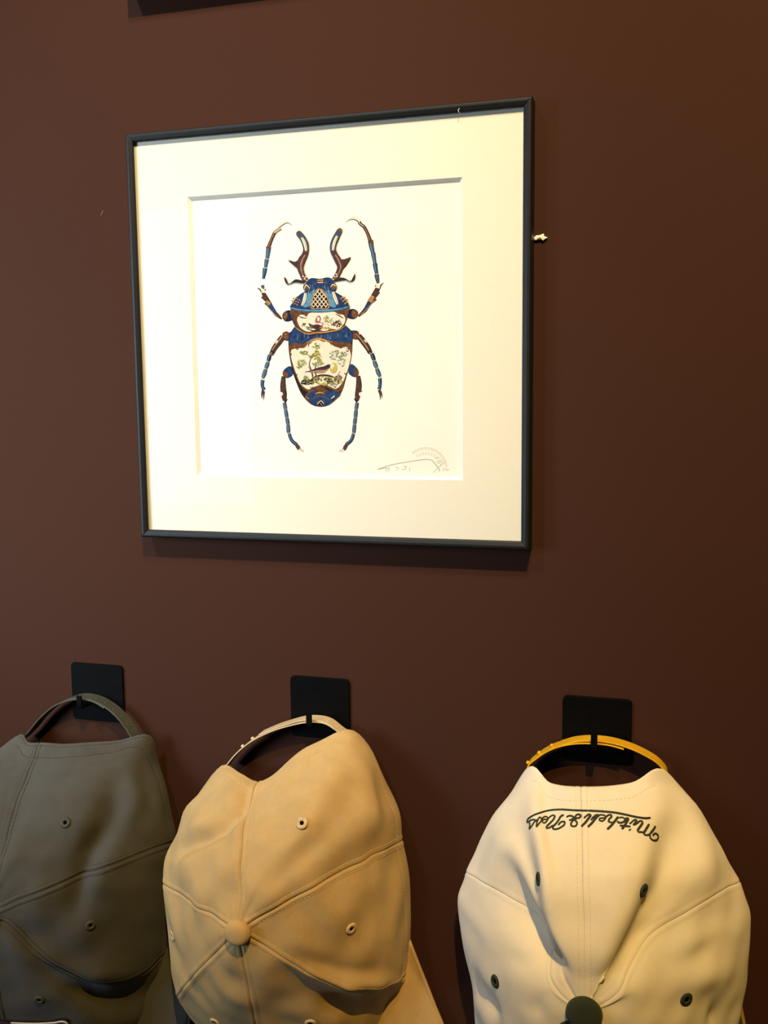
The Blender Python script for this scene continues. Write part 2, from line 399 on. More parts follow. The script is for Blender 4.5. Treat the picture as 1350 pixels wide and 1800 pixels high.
L_([(162, 1632, 26), (152, 1668, 16), (154, 1708, 3)], 'brown'); L_([(172, 1640, 16), (168, 1680, 12), (168, 1720, 3)], 'violet')
L_([(1182, 1626, 26), (1192, 1668, 16), (1190, 1716, 3)], 'brown'); L_([(1194, 1640, 18), (1206, 1670, 10), (1208, 1702, 3)], 'violet')
P_([(404, 1418), (335, 1470), (334, 1486), (362, 1522), (425, 1492)], 'blue'); P_([(345, 1464), (372, 1468), (384, 1500), (360, 1522), (334, 1486)], 'bronze')
P_([(935, 1400), (1003, 1466), (1004, 1484), (980, 1514), (915, 1482)], 'blue'); P_([(975, 1440), (1003, 1466), (1004, 1484), (980, 1514), (960, 1480)], 'bronze')
seg([(342, 1508, 26), (338, 1590, 42), (346, 1670, 44), (352, 1722, 24)], 'brown', 'violet'); seg([(998, 1502, 26), (1004, 1590, 44), (994, 1670, 42), (986, 1722, 24)], 'brown', 'violet')
L_([(308, 1636, 6), (328, 1660, 18), (312, 1690, 6)], 'cream'); L_([(1036, 1636, 6), (1012, 1662, 18), (1024, 1690, 6)], 'cream')
L_([(306, 1634, 4), (330, 1646, 5)], 'dark'); L_([(1038, 1634, 4), (1012, 1648, 5)], 'dark'); L_([(378, 1706, 4), (352, 1736, 22)], 'dark'); L_([(960, 1700, 4), (990, 1734, 22)], 'dark')
for t in ([(350, 1738), (360, 1800), (372, 1872), (382, 1930), (386, 2006)], [(990, 1738), (980, 1800), (974, 1870), (966, 1930), (960, 2006)]):
    for i in range(4):
        (a, b), (c, d) = t[i], t[i + 1]
        seg([(a, b, 20), ((a + c) / 2, (b + d) / 2, 26), (c, d - 4, 22)], 'steel', 'blue_light'); L_([(c - 13, d, 6), (c + 13, d, 6)], 'tan')
seg([(392, 2012, 20), (416, 2072, 20), (458, 2108, 22)], 'blue', 'blue_light'); seg([(956, 2012, 20), (936, 2070, 20), (890, 2108, 22)], 'blue', 'blue_light')
L_([(450, 2102, 24), (468, 2128, 36), (482, 2152, 26)], 'violet'); L_([(900, 2102, 24), (884, 2130, 36), (872, 2156, 24)], 'violet')
L_([(478, 2148, 24), (500, 2160, 16), (522, 2164, 2)], 'cream'); L_([(874, 2154, 20), (850, 2164, 14), (828, 2168, 2)], 'cream'); L_([(470, 2140, 3), (522, 2164, 3)], 'dark'); L_([(880, 2140, 3), (828, 2168, 3)], 'dark')
# wing cases
P_([(440, 1070), (900, 1070), (945, 1120), (948, 1220), (944, 1300), (928, 1400), (898, 1500), (845, 1658), (802, 1712), (722, 1768), (665, 1776), (600, 1762), (520, 1692), (450, 1550), (418, 1450), (398, 1350), (386, 1260), (392, 1150)], 'dark')
P_([(446, 1072), (896, 1072), (942, 1130), (944, 1205), (850, 1212), (760, 1196), (640, 1164), (560, 1200), (520, 1216), (394, 1232), (398, 1155)], 'blue')
P_([(398, 1226), (530, 1216), (580, 1190), (645, 1164), (760, 1196), (850, 1210), (938, 1222), (940, 1300), (926, 1400), (892, 1500), (842, 1640), (690, 1600), (545, 1640), (456, 1520), (424, 1430), (402, 1340)], 'bronze')
for i in range(26):
    x = 452 + i * 18.5 + random.uniform(-5, 5); y = 1118 + random.uniform(0, 26)
    L_([(x, y, 3), (x + (x - 665) * .02, y + random.uniform(20, 60), random.choice([4, 6, 8]))], random.choice(['blue_light', 'steel', 'blue_dark']))
P_([(412, 1276), (470, 1262), (532, 1252), (552, 1226), (600, 1200), (650, 1188), (700, 1206), (735, 1192), (768, 1230), (850, 1258), (900, 1250), (930, 1300), (920, 1400), (888, 1500), (848, 1580), (796, 1618), (756, 1600), (680, 1582), (612, 1600), (562, 1622), (508, 1590), (456, 1490), (424, 1400), (408, 1330)], 'cream')
L_([(540, 1216, 6), (590, 1190, 14), (650, 1178, 18), (720, 1196, 12), (770, 1206, 5)], 'gold'); L_([(560, 1250, 5), (562, 1230, 10), (590, 1210, 6)], 'brown'); L_([(762, 1240, 4), (750, 1210, 10), (725, 1200, 6)], 'brown')
for x, y in ((464, 1262), (845, 1250), (905, 1280), (405, 1310), (455, 1490), (888, 1480), (590, 1604), (795, 1596), (910, 1258)):
    L_([(x - 14, y - 6, 4), (x, y + 10, 10), (x + 10, y - 8, 4)], 'brown')
P_([(530, 1690), (560, 1646), (610, 1628), (640, 1606), (690, 1606), (730, 1630), (790, 1640), (846, 1660), (802, 1712), (722, 1766), (665, 1774), (600, 1758)], 'bronze')
P_([(548, 1680), (590, 1640), (640, 1640), (680, 1658), (720, 1640), (790, 1634), (832, 1652), (796, 1706), (722, 1760), (665, 1770), (604, 1756), (560, 1716)], 'blue')
L_([(600, 1700, 6), (660, 1662, 12), (720, 1690, 6)], 'bronze'); L_([(580, 1720, 4), (620, 1690, 12), (660, 1682, 16), (710, 1696, 12), (760, 1712, 4)], 'steel')
L_([(620, 1660, 5), (665, 1650, 12), (700, 1660, 5)], 'gold'); L_([(540, 1690, 5), (568, 1706, 8)], 'gold'); L_([(760, 1704, 5), (790, 1680, 9), (780, 1696, 4)], 'cream')
pr.blob(668, 1740, 42, 30, 'steel'); pr.blob(668, 1742, 34, 24, 'black')
L_([(640, 1752, 6), (672, 1724, 6), (694, 1748, 6)], 'cream'); L_([(640, 1736, 5), (660, 1740, 5), (678, 1760, 5)], 'gold')
# landscape on the wing cases
L_([(600, 1512, 14), (584, 1450, 10), (568, 1400, 9), (580, 1350, 7), (540, 1305, 4)], 'brown'); L_([(628, 1505, 13), (620, 1440, 9), (640, 1380, 6), (640, 1300, 4)], 'brown'); L_([(590, 1470, 6), (560, 1420, 4)], 'dark')
for cx, cy, rx, ry, n, inks in [(520, 1305, 34, 20, 22, ('olive', 'sage')), (500, 1390, 50, 26, 26, ('olive', 'sage', 'yellow')), (480, 1420, 24, 22, 10, ('olive',)), (630, 1240, 34, 30, 22, ('olive', 'sage', 'yellow')),
                          (630, 1320, 46, 40, 34, ('olive', 'yellow')), (645, 1385, 52, 34, 30, ('olive', 'yellow', 'sage')), (590, 1330, 26, 20, 12, ('olive',)),
                          (790, 1320, 44, 50, 30, ('sage', 'cream', 'sage')), (850, 1370, 36, 50, 24, ('sage', 'cream')), (870, 1310, 26, 26, 10, ('sage',))]:
    for _ in range(n):
        a, r = random.uniform(0, 6.28), math.sqrt(random.random())
        pr.blob(cx + rx * r * math.cos(a), cy + ry * r * math.sin(a), random.uniform(7, 13), random.uniform(4, 7), random.choice(inks), random.uniform(-.8, .8))
P_([(560, 1465), (620, 1440), (700, 1420), (742, 1408), (752, 1420), (728, 1450), (700, 1475), (650, 1478), (600, 1476)], 'tan'); P_([(590, 1454), (640, 1432), (700, 1418), (745, 1404), (752, 1418), (722, 1446), (660, 1452)], 'plum')
L_([(530, 1468, 3), (590, 1458, 10), (640, 1450, 6)], 'plum'); pr.blob(782, 1432, 34, 48, 'yellow'); pr.blob(772, 1420, 18, 26, 'cream'); pr.blob(790, 1446, 18, 28, 'yellow')
L_([(740, 1410, 10), (755, 1406, 4)], 'dark'); L_([(840, 1460, 3), (808, 1510, 6)], 'pink')
L_([(600, 1520, 8), (660, 1500, 16), (740, 1502, 16), (800, 1522, 8)], 'brown')
for cx, cy, rx, ry, n, inks in [(550, 1560, 54, 24, 34, ('black', 'olive', 'dark')), (590, 1545, 60, 26, 30, ('olive', 'yellow', 'brown')), (700, 1530, 90, 22, 34, ('olive', 'yellow', 'brown', 'sage')),
                          (790, 1555, 70, 26, 34, ('olive', 'violet', 'yellow', 'brown')), (830, 1525, 30, 26, 14, ('violet', 'sage', 'tan')), (540, 1520, 20, 16, 8, ('sage',)), (700, 1575, 80, 10, 16, ('yellow', 'sage'))]:
    for _ in range(n):
        a, r = random.uniform(0, 6.28), math.sqrt(random.random())
        pr.blob(cx + rx * r * math.cos(a), cy + ry * r * math.sin(a), random.uniform(7, 16), random.uniform(4, 7), random.choice(inks), random.uniform(-1.2, 1.2))
# breast shield with a small painted scene
P_([(398, 928), (530, 928), (800, 926), (918, 905), (904, 980), (882, 1040), (830, 1100), (750, 1118), (700, 1128), (560, 1138), (490, 1108), (440, 1062), (414, 1000)], 'bronze')
L_([(432, 960, 8), (425, 1010, 14), (452, 1064, 14), (500, 1106, 12), (560, 1128, 10)], 'brown')
P_([(462, 1000), (480, 972), (515, 966), (545, 984), (560, 958), (600, 944), (700, 938), (790, 940), (826, 962), (868, 968), (886, 1004), (866, 1056), (812, 1096), (770, 1090), (700, 1110), (640, 1094), (560, 1116), (500, 1088), (470, 1044)], 'cream')
L_([(440, 1070, 5), (500, 1114, 9), (560, 1136, 11), (620, 1124, 8), (700, 1122, 11), (760, 1112, 11), (840, 1094, 7), (890, 1054, 5)], 'gold')
L_([(470, 976, 5), (500, 990, 10), (545, 996, 5)], 'brown'); L_([(800, 960, 6), (840, 980, 12), (870, 1000, 5)], 'bronze'); L_([(545, 1090, 6), (600, 1106, 10), (660, 1104, 6)], 'dark')
P_([(560, 1040), (600, 1056), (640, 1050), (690, 1080), (670, 1096), (610, 1090), (575, 1070)], 'brown'); P_([(622, 1030), (632, 990), (652, 972), (672, 1000), (664, 1026), (640, 1040)], 'pink'); pr.blob(648, 1004, 12, 20, 'cream'); L_([(620, 1036, 6), (690, 1044, 8), (660, 1084, 12)], 'pink')
for cx, cy, rx, ry, n, inks in [(735, 1005, 44, 26, 26, ('sage', 'olive', 'cream')), (760, 1044, 66, 24, 26, ('yellow', 'cream', 'sage')), (820, 1046, 40, 26, 26, ('olive', 'brown', 'bronze')), (515, 1055, 22, 12, 10, ('sage', 'brown')), (560, 1080, 30, 10, 10, ('violet', 'sage')), (720, 1086, 50, 8, 14, ('tan', 'yellow'))]:
    for _ in range(n):
        a, r = random.uniform(0, 6.28), math.sqrt(random.random())
        pr.blob(cx + rx * r * math.cos(a), cy + ry * r * math.sin(a), random.uniform(6, 13), random.uniform(4, 6), random.choice(inks), random.uniform(-1, 1))
L_([(760, 1060, 5), (800, 1030, 6), (840, 1010, 3)], 'brown'); L_([(700, 1030, 4), (720, 990, 5), (715, 970, 3)], 'olive')
# mandibles
def mand(out, prong, slot, tip, cap):
    L_([(x, y, q + 7) for x, y, q in out], 'dark'); L_(out[:5], 'steel'); L_(out[3:], 'violet')
    P_(prong, 'brown'); L_(out[4:], 'violet'); L_([(x + 4, y, q * .2) for x, y, q in out[4:]], 'tan')
    L_([(x, y, q + 8) for x, y, q in slot], 'dark'); L_(slot, 'cream'); L_([(x + 4, y, 4) for x, y, q in slot], 'tan'); L_(tip, 'bronze')
    for x, y in cap: pr.blob(x, y, 7, 7, 'cream')
mand([(468, 242, 42), (508, 290, 46), (534, 345, 50), (540, 395, 44), (528, 440, 46), (500, 490, 60), (490, 550, 50), (506, 610, 36), (540, 668, 44)],
     [(384, 485), (410, 492), (440, 500), (482, 482), (500, 520), (490, 570), (460, 556), (425, 525)], [(502, 288, 20), (524, 330, 26), (536, 374, 24), (540, 405, 18)],
     [(462, 236, 30), (476, 252, 38)], [(512, 628), (526, 650), (550, 668), (536, 634)])
mand([(840, 218, 38), (804, 285, 48), (780, 345, 50), (776, 395, 46), (794, 440, 46), (822, 490, 54), (840, 540, 48), (822, 600, 36), (786, 662, 40)],
     [(932, 458), (905, 468), (880, 476), (842, 484), (826, 520), (842, 570), (876, 548), (908, 505)], [(812, 274, 20), (792, 320, 26), (780, 364, 24), (777, 400, 18)],
     [(846, 208, 30), (836, 226, 36)], [(806, 610), (792, 632), (780, 656), (812, 628)])
for t in ([(524, 680, 22), (480, 672, 26), (446, 668, 26), (424, 678, 12), (400, 694, 8), (382, 696, 10), (366, 674, 20), (356, 650, 16), (350, 636, 6)], [(786, 666, 20), (840, 652, 28), (872, 652, 20), (892, 656, 10), (918, 672, 8), (938, 670, 12), (958, 644, 20), (966, 622, 14), (968, 606, 5)]):
    L_(t, 'dark'); L_([(x, y - 2, q * .35) for x, y, q in t], 'brown')
# head
P_([(556, 662), (575, 648), (660, 650), (748, 641), (776, 660), (790, 690), (808, 710), (804, 742), (770, 764), (560, 768), (522, 748), (514, 716), (536, 690)], 'blue')
for i in range(12):
    x = 560 + i * 18; L_([(x, 700, 3), (x + random.uniform(-6, 6), 760, 8)], random.choice(['steel', 'blue_dark', 'blue_light']))
L_([(600, 706, 4), (630, 686, 10), (665, 680, 16), (710, 684, 10), (740, 694, 4)], 'bronze'); L_([(640, 664, 10), (690, 662, 16)], 'gold'); L_([(640, 684, 5), (690, 682, 7)], 'cream')
P_([(514, 716), (536, 690), (560, 720), (572, 742), (540, 752), (522, 744)], 'bronze'); P_([(808, 712), (790, 690), (760, 712), (748, 734), (780, 744), (800, 738)], 'bronze')
L_([(526, 738, 5), (540, 706, 9), (572, 738, 4)], 'cream'); L_([(752, 730, 4), (782, 700, 9), (800, 716, 5)], 'cream')
# neck shield
P_([(400, 905), (430, 850), (480, 792), (540, 756), (570, 740), (600, 720), (640, 735), (700, 730), (740, 715), (785, 757), (850, 800), (900, 858), (922, 895), (900, 912), (800, 926), (660, 932), (530, 930), (420, 916)], 'blue')
P_([(540, 800), (580, 760), (620, 740), (600, 800), (570, 890), (520, 900)], 'blue_light'); P_([(765, 770), (735, 748), (715, 760), (740, 830), (750, 890), (800, 900), (785, 830)], 'blue_light')
for i in range(16):
    x = 575 + i * 12; L_([(x, 722, 3), (x + (x - 665) * .2, 780, 7)], random.choice(['blue_light', 'steel', 'blue_dark']))
L_([(402, 906, 14), (470, 924, 20), (560, 932, 22), (660, 932, 22), (800, 924, 20), (880, 908, 18), (924, 892, 10)], 'blue_light'); L_([(402, 914, 4), (540, 938, 5), (800, 930, 5), (924, 898, 4)], 'blue_dark')
P_([(640, 738), (672, 738), (700, 762), (726, 806), (746, 880), (740, 908), (660, 912), (582, 906), (576, 888), (596, 820), (616, 764)], 'gold')
WIN = [(644, 746), (670, 746), (694, 768), (718, 810), (738, 880), (732, 902), (660, 906), (590, 900), (584, 886), (604, 822), (622, 770)]
P_(WIN, 'black')
def inside(x, y):
    r = False; n = len(WIN)
    for i in range(n):
        (a, b), (c, d) = WIN[i], WIN[i - 1]
        if (b > y) != (d > y) and x < (c - a) * (y - b) / (d - b) + a: r = not r
    return r
for sx in (1, -1):
    for k in range(-8, 9):
        q = [(660 + k * 36 + sx * t, 830 + 1.25 * t) for t in range(-90, 91, 2)]; q = [p for p in q if inside(*p)]
        if len(q) > 3: L_([q[0] + (9,), q[-1] + (9,)], 'cream'); L_([(q[0][0] + 3, q[0][1], 3), (q[-1][0] + 3, q[-1][1], 3)], 'tan')
for x0, y0 in ((452, 848), (874, 838)):
    for i in range(-2, 3):
        for j in range(-2, 3):
            if abs(i) + abs(j) < 4: pr.blob(x0 + i * 15 + j * 4, y0 + j * 15 - i * 6 * (1 if x0 < 600 else -1), 7, 6, ('gold', 'brown')[(i + j) % 2])
for t in ([(534, 774, 20), (528, 820, 28), (516, 860, 24), (502, 886, 14)], [(778, 764, 18), (790, 806, 28), (806, 846, 26), (816, 876, 14)]):
    L_([(x, y, q + 8) for x, y, q in t], 'steel'); L_(t, 'cream'); L_([(x + 2, y, 4) for x, y, q in t], 'tan')
obj('beetle_artwork', pr.V, pr.F, [INK[k] for k in INKS], pic, midx=pr.M)
# pencil scribble and pressed seal in the sheet's lower right corner (crop: x = 660+X/8.4375, y = 770+Y/8.4375)
def pc(X, Y): return ((660 + X / 8.4375 - 430) * 5, (770 + Y / 8.4375 - 360) * 5)
pr = Print()
for s_, w_ in [([(30, 465), (150, 425), (300, 385), (480, 355), (640, 330), (790, 318), (845, 335)], 4), ([(845, 335), (880, 375), (920, 430), (950, 480), (940, 495)], 4), ([(30, 468), (90, 455), (170, 440)], 3),
         ([(160, 455), (155, 480), (185, 488), (205, 465), (190, 448), (160, 456)], 2.5), ([(190, 450), (215, 440)], 2.5), ([(300, 435), (340, 440), (330, 465), (305, 470)], 2.2), ([(385, 465), (420, 470), (435, 450)], 2.5), ([(425, 405), (440, 440), (455, 415), (450, 475)], 2.2), ([(505, 435), (510, 470), (498, 490)], 2.5),
         ([(860, 510), (920, 450), (990, 390), (1045, 340)], 2.2), ([(915, 350), (935, 375), (965, 350), (940, 330), (918, 352)], 2.5), ([(960, 410), (985, 330), (965, 320)], 2.2), ([(1000, 490), (1015, 455), (1000, 450)], 2.2), ([(1025, 470), (1050, 455), (1060, 480), (1090, 460)], 2.4), ([(880, 300), (930, 300), (960, 280)], 2.2)]:
    pr.line([pc(*q) + (w_ * 1.6,) for q in s_], 'pencil')
for r0, w_ in ((1, 7), (.93, 3)):
    pr.line([pc(750 + 330 * r0 * math.cos(a) * .95, 480 - 335 * r0 * math.sin(a)) + (w_,) for a in [math.radians(130 - i * 11) for i in range(12)]], 'deboss')
for i in range(8):
    a = math.radians(122 - i * 10); pr.line([pc(750 + k * math.cos(a), 480 - k * math.sin(a)) + (4,) for k in (225, 275)], 'deboss')
    a2 = a - .07; pr.line([pc(750 + 225 * math.cos(a), 480 - 225 * math.sin(a)) + (3,), pc(750 + 270 * math.cos(a2), 480 - 270 * math.sin(a2)) + (3,)], 'deboss')
obj('pencil_signature', pr.V, pr.F, [INK[k] for k in INKS], pic, midx=pr.M)['label'] = 'faint pencil signature over a pressed round seal'

# ------------------------------------------------------------------ small marks on the wall
chip_m = mat('white_plaster', (.95, .93, .88, 1), .9, (400, .05), (500, .4))
def flake(pts, thick, m, name, label, cat):
    P = [at(x, y, .0004) for x, y in pts]; c = np.mean(P, axis=0); V = P + [q * [1, 0, 1] + [0, -thick, 0] + (c - q) * [.12, 0, .12] for q in P] + [c * [1, 0, 1] + [0, -thick * 1.5, 0]]
    n = len(P); F = [tuple(range(n))] + [(i, (i + 1) % n, n + (i + 1) % n, n + i) for i in range(n)] + [(n + i, n + (i + 1) % n, 2 * n) for i in range(n)]
    return tag(obj(name, V, F, m), label, cat)
ck = lambda X, Y: (900 + X / 13.5, 380 + Y / 13.5)
flake([ck(*q) for q in [(505, 520), (545, 480), (590, 452), (640, 458), (690, 440), (745, 415), (762, 430), (765, 478), (810, 488), (852, 520), (800, 555), (745, 595), (700, 558), (640, 566), (585, 572), (560, 588), (520, 560)]], .0022, chip_m,
      'plaster_flake', 'tiny jagged white flake on brown wall right of the beetle print', 'flake')
scuff_m = mat('wall_scuff', lin(110, 84, 76), .8, (300, .1))
flake([(180.5, 369.5), (179, 374), (176.6, 379), (177.2, 379.6), (179.8, 375), (181.5, 370.4)], .0002, scuff_m, 'paint_scuff', 'faint pale scuff on the wall left of the beetle print', 'scuff')
lint_m = mat('white_lint', (.75, .74, .7, 1), .9, (400, .05))
tag(obj('lint_thread', *tube([at(808, 190.5, .0190), at(805.4, 193, .0192), at(806, 196.5, .0190), at(808, 198, .0186)], .00022, 6), lint_m, smooth=True), 'tiny curl of white lint on the top rail of the black frame', 'lint')

# ------------------------------------------------------------------ hooks
hook_m = mat('black_hook', (.0022, .0022, .0026, 1), .65, (80, .2), (600, .04), spec=.05)
def rounded(cx, cz, s, r, d0, d1):
    q = []
    for k, (sx, sz) in enumerate(((1, 1), (-1, 1), (-1, -1), (1, -1))):
        for i in range(7):
            a = math.pi / 2 * (k + i / 6); q.append((cx + sx * (s - r) + r * math.cos(a), cz + sz * (s - r) + r * math.sin(a)))
    n = len(q); V = [(x, -d, z) for d in (d0, d1 - .0006) for x, z in q] + [(cx + (x - cx) * .98, -d1, cz + (z - cz) * .98) for x, z in q]
    F = [(k * n + i, k * n + (i + 1) % n, (k + 1) * n + (i + 1) % n, (k + 1) * n + i) for k in range(2) for i in range(n)] + [tuple(range(n))[::-1], tuple(range(2 * n, 3 * n))]
    return V, F
def hook(px, ptop, pbot, plate, label):
    t = thing('wall_hook', label, 'hook', (plate[0], 0, plate[1] + Z0), 'black square adhesive hooks')
    obj('hook_plate', *rounded(plate[0], plate[1] + Z0, .02985, .0045, .0003, .0026), hook_m, t)
    a, b = at(px, ptop, .0236), at(px, pbot, .0236); x, zt, zb = a[0], a[2], b[2] - .0012
    path = [(x, -.0022, zb), (x, -.0150, zb - .0004), (x, -.0212, zb), (x, -.0230, zb + .0012), (x, -.0236, zb + .0040), (x, -.0236, zt - .0006), (x, -.0236, zt)]
    wd = .0028; V, F = [], []
    T = np.gradient(np.array(path), axis=0)
    for p, tt in zip(path, T):
        n = np.array([0, tt[2], -tt[1]]); n /= np.linalg.norm(n)
        for sx, sn in ((-1, -1), (1, -1), (1, 1), (-1, 1)): V.append(np.array(p) + np.array([sx * wd, 0, 0]) + n * sn * .0010)
    for i in range(len(path) - 1):
        for j in range(4): F.append((i * 4 + j, i * 4 + (j + 1) % 4, i * 4 + 4 + (j + 1) % 4, i * 4 + 4 + j))
    F += [(0, 3, 2, 1), tuple(len(V) - 4 + j for j in range(4))]
    bevel(obj('hook_arm', V, F, hook_m, t), .0005, 2)
hook(139, 1223, 1243, (-.2542, -.3525), 'black square wall hook holding up the dark grey cap')
hook(543, 1254, 1277, (-.0128, -.3491), 'black square wall hook holding up the tan cap')
hook(1044.5, 1291, 1319, (.2457, -.3485), 'black square wall hook holding up the cream cap')

# ------------------------------------------------------------------ caps
NT, NP = 110, 44                             # samples from button to rim, samples across one panel

def seg_dist(Q, poly, amps):
    """signed distance (in photo pixels, + = right of the line's direction) and amplitude along a measured crease"""
    best = np.full(Q.shape[:-1], 1e9); sgn = np.zeros_like(best); amp = np.zeros_like(best)
    poly = np.asarray(poly, float)
    for i in range(len(poly) - 1):
        a, b = poly[i], poly[i + 1]; ab = b - a
        t = np.clip(((Q - a) @ ab) / (ab @ ab), 0, 1)
        c = a + t[..., None] * ab; d = np.linalg.norm(Q - c, axis=-1)
        s = np.sign(ab[0] * (Q[..., 1] - a[1]) - ab[1] * (Q[..., 0] - a[0]))
        m = d < best
        best = np.where(m, d, best); sgn = np.where(m, s, sgn); amp = np.where(m, amps[i] + (amps[i + 1] - amps[i]) * t, amp)
    return best, sgn, amp

class Crown:
    def __init__(s, button, meridians, folds=(), tent=None, wrinkle=.0009, seed=1, seam=1.0, soft=5):
        us = [m[0] for m in meridians]
        rows = []
        for u, pts in meridians:
            P = np.array([at(*button)] + [at(*p) for p in pts])
            rows.append(catmull(P, NT))
        rows = np.array(rows)
        n6 = NP * 6
        v = np.arange(NP) / NP; v = (1 - np.cos(np.pi * v)) / 2 * .75 + v * .25     # denser beside the seams
        U = np.concatenate([k + v for k in range(6)])
        t = np.array(us + [us[0] + 6.0]); R = np.concatenate([rows, rows[:1]])
        G = hermite(t, R, U, True)
        s.U, s.button = U, np.array(at(*button))
        N = s.normals(G)
        q = pix(G); face = np.clip(np.einsum('ijk,ijk->ij', N, CAM - G) / np.linalg.norm(CAM - G, axis=2) * 4, 0, 1)
        h = np.zeros(G.shape[:2])
        for poly, amps, wl, wr in folds:
            d, sg, a = seg_dist(q, poly, amps)
            h += a * np.exp(-(d / np.where(sg > 0, wr, wl)) ** 2) * face
        if tent:
            L, Rr, amp, wd = tent
            L, Rr = np.array(L, float), np.array(Rr, float)
            y = q[..., 1]; xl = np.interp(y, L[:, 1], L[:, 0]); xr = np.interp(y, Rr[:, 1], Rr[:, 0]); a = np.interp(y, L[:, 1], amp)
            S = lambda x: np.clip(x, 0, 1) ** 2 * (3 - 2 * np.clip(x, 0, 1))
            inside = (y > L[0, 1]) & (y < L[-1, 1])
            h += inside * a * (S((q[..., 0] - xl) / wd + .5) * S((xr - q[..., 0]) / wd + .5)) * face
        rg = np.random.RandomState(seed); tt = np.linspace(0, 1, NT)
        for _ in range(14):
            k = rg.normal(0, 1, 3) * 95; ph = rg.uniform(0, 6.28)
            h += wrinkle * .45 * np.sin(G @ k + ph)
        for _ in range(soft):                                                        # cloth folds softly
            h = (np.roll(h, 1, axis=0) + 2 * h + np.roll(h, -1, axis=0)) / 4
            h[:, 1:-1] = (h[:, :-2] + 2 * h[:, 1:-1] + h[:, 2:]) / 4
        h *= np.clip(tt * 5, 0, 1)[None, :]
        Nd = N.copy()                                                               # folds move along a broad, smooth outward direction
        for _ in range(90):
            Nd = (np.roll(Nd, 1, axis=0) + 2 * Nd + np.roll(Nd, -1, axis=0)) / 4
            Nd[:, 1:-1] = (Nd[:, :-2] + 2 * Nd[:, 1:-1] + Nd[:, 2:]) / 4
        Nd /= np.linalg.norm(Nd, axis=2)[..., None]
        G = G + Nd * h[..., None]
        # seams, felled edges and the hem of the rim
        s.arc = np.linalg.norm(np.roll(G, -1, axis=0) - G, axis=2)                 # step to the next sample across
        cum = np.zeros((n6 + 1, NT)); cum[1:] = np.cumsum(s.arc, axis=0); s.cum = cum
        D = np.full((n6, NT), 1.0)
        for k in range(7):
            D = np.minimum(D, np.abs(cum[:-1] - cum[k * NP]))
        st = np.linalg.norm(np.diff(G, axis=1), axis=2); s.len = np.concatenate([np.zeros((n6, 1)), np.cumsum(st, axis=1)], axis=1)
        E = s.len[:, -1:] - s.len
        rip = .5 + .5 * np.sin(s.len * 900 + np.repeat(np.arange(6), NP)[:, None] * 2)
        hh = -.0010 * np.exp(-(D / .0008) ** 2) + .00055 * np.exp(-((D - .0030) / .0016) ** 2) - .00035 * np.exp(-((D - .0052) / .0011) ** 2) * (.6 + .4 * rip)
        hh += (.0004 * np.exp(-((E - .007) / .004) ** 2) - .0005 * np.exp(-((E - .0150) / .0013) ** 2) - .0003 * np.exp(-((E - .0032) / .0010) ** 2))
        hh *= seam; N = s.normals(G)
        s.G = G + N * hh[..., None]; s.N = s.normals(s.G); s.D, s.E = D, E
        V = s.G.reshape(-1, 3); F = [(i * NT + j, ((i + 1) % n6) * NT + j, ((i + 1) % n6) * NT + j + 1, i * NT + j + 1) for i in range(n6) for j in range(NT - 1)]
        s.bvh = BVHTree.FromPolygons([tuple(x) for x in V], F)

    def normals(s, G):
        du = np.roll(G, -1, axis=0) - np.roll(G, 1, axis=0); dt = np.gradient(G, axis=1)
        N = np.cross(du, dt); N /= np.linalg.norm(N, axis=2)[..., None] + 1e-12
        c = G.mean(axis=(0, 1)); c[1] = -.03
        if np.mean(np.einsum('ijk,ijk->ij', N, G - c)) < 0: N = -N
        N[:, 0] = N[:, 1:4].mean(axis=(0, 1)); return N

    def panel(s, k, m, parent):
        idx = np.arange(k * NP, (k + 1) * NP + 1) % (NP * 6); nu = NP + 1
        P = s.G[idx][:, 1:]; V = P.reshape(-1, 3); nt = NT - 1
        F = [(i * nt + j, i * nt + j + 1, (i + 1) * nt + j + 1, (i + 1) * nt + j) for i in range(NP) for j in range(nt - 1)]
        o = obj('crown_panel', V, F, m, parent, smooth=True)
        cu = s.cum[k * NP:(k + 1) * NP + 1, 1:]; cu = cu - cu[NP // 2:NP // 2 + 1]; ln = s.len[idx][:, 1:]
        uv = np.stack([cu.reshape(-1), ln.reshape(-1)], 1)
        ly = o.data.uv_layers.new(name='cloth'); li = np.zeros(len(o.data.loops), int); o.data.loops.foreach_get('vertex_index', li)
        ly.data.foreach_set('uv', uv[li].reshape(-1))
        o.data.update()                                                             # make sure the outside is the front
        up = 0.0
        for q in range(0, len(F), 37):
            p = o.data.polygons[q]; gi, gj = divmod(p.vertices[0], nt); up += np.array(p.normal) @ s.N[idx[gi], gj + 1]
        if up < 0: o.data.flip_normals()
        sd = o.modifiers.new('thickness', 'SOLIDIFY'); sd.thickness = .0013; sd.offset = -1
        return o

    def hit(s, px, py):
        d = at(px, py, 0) - CAM; d /= np.linalg.norm(d)
        loc, n, _, _ = s.bvh.ray_cast(Vector(CAM), Vector(d))
        if loc is None: return None
        n = np.array(n)
        return np.array(loc), (n if n @ d < 0 else -n)

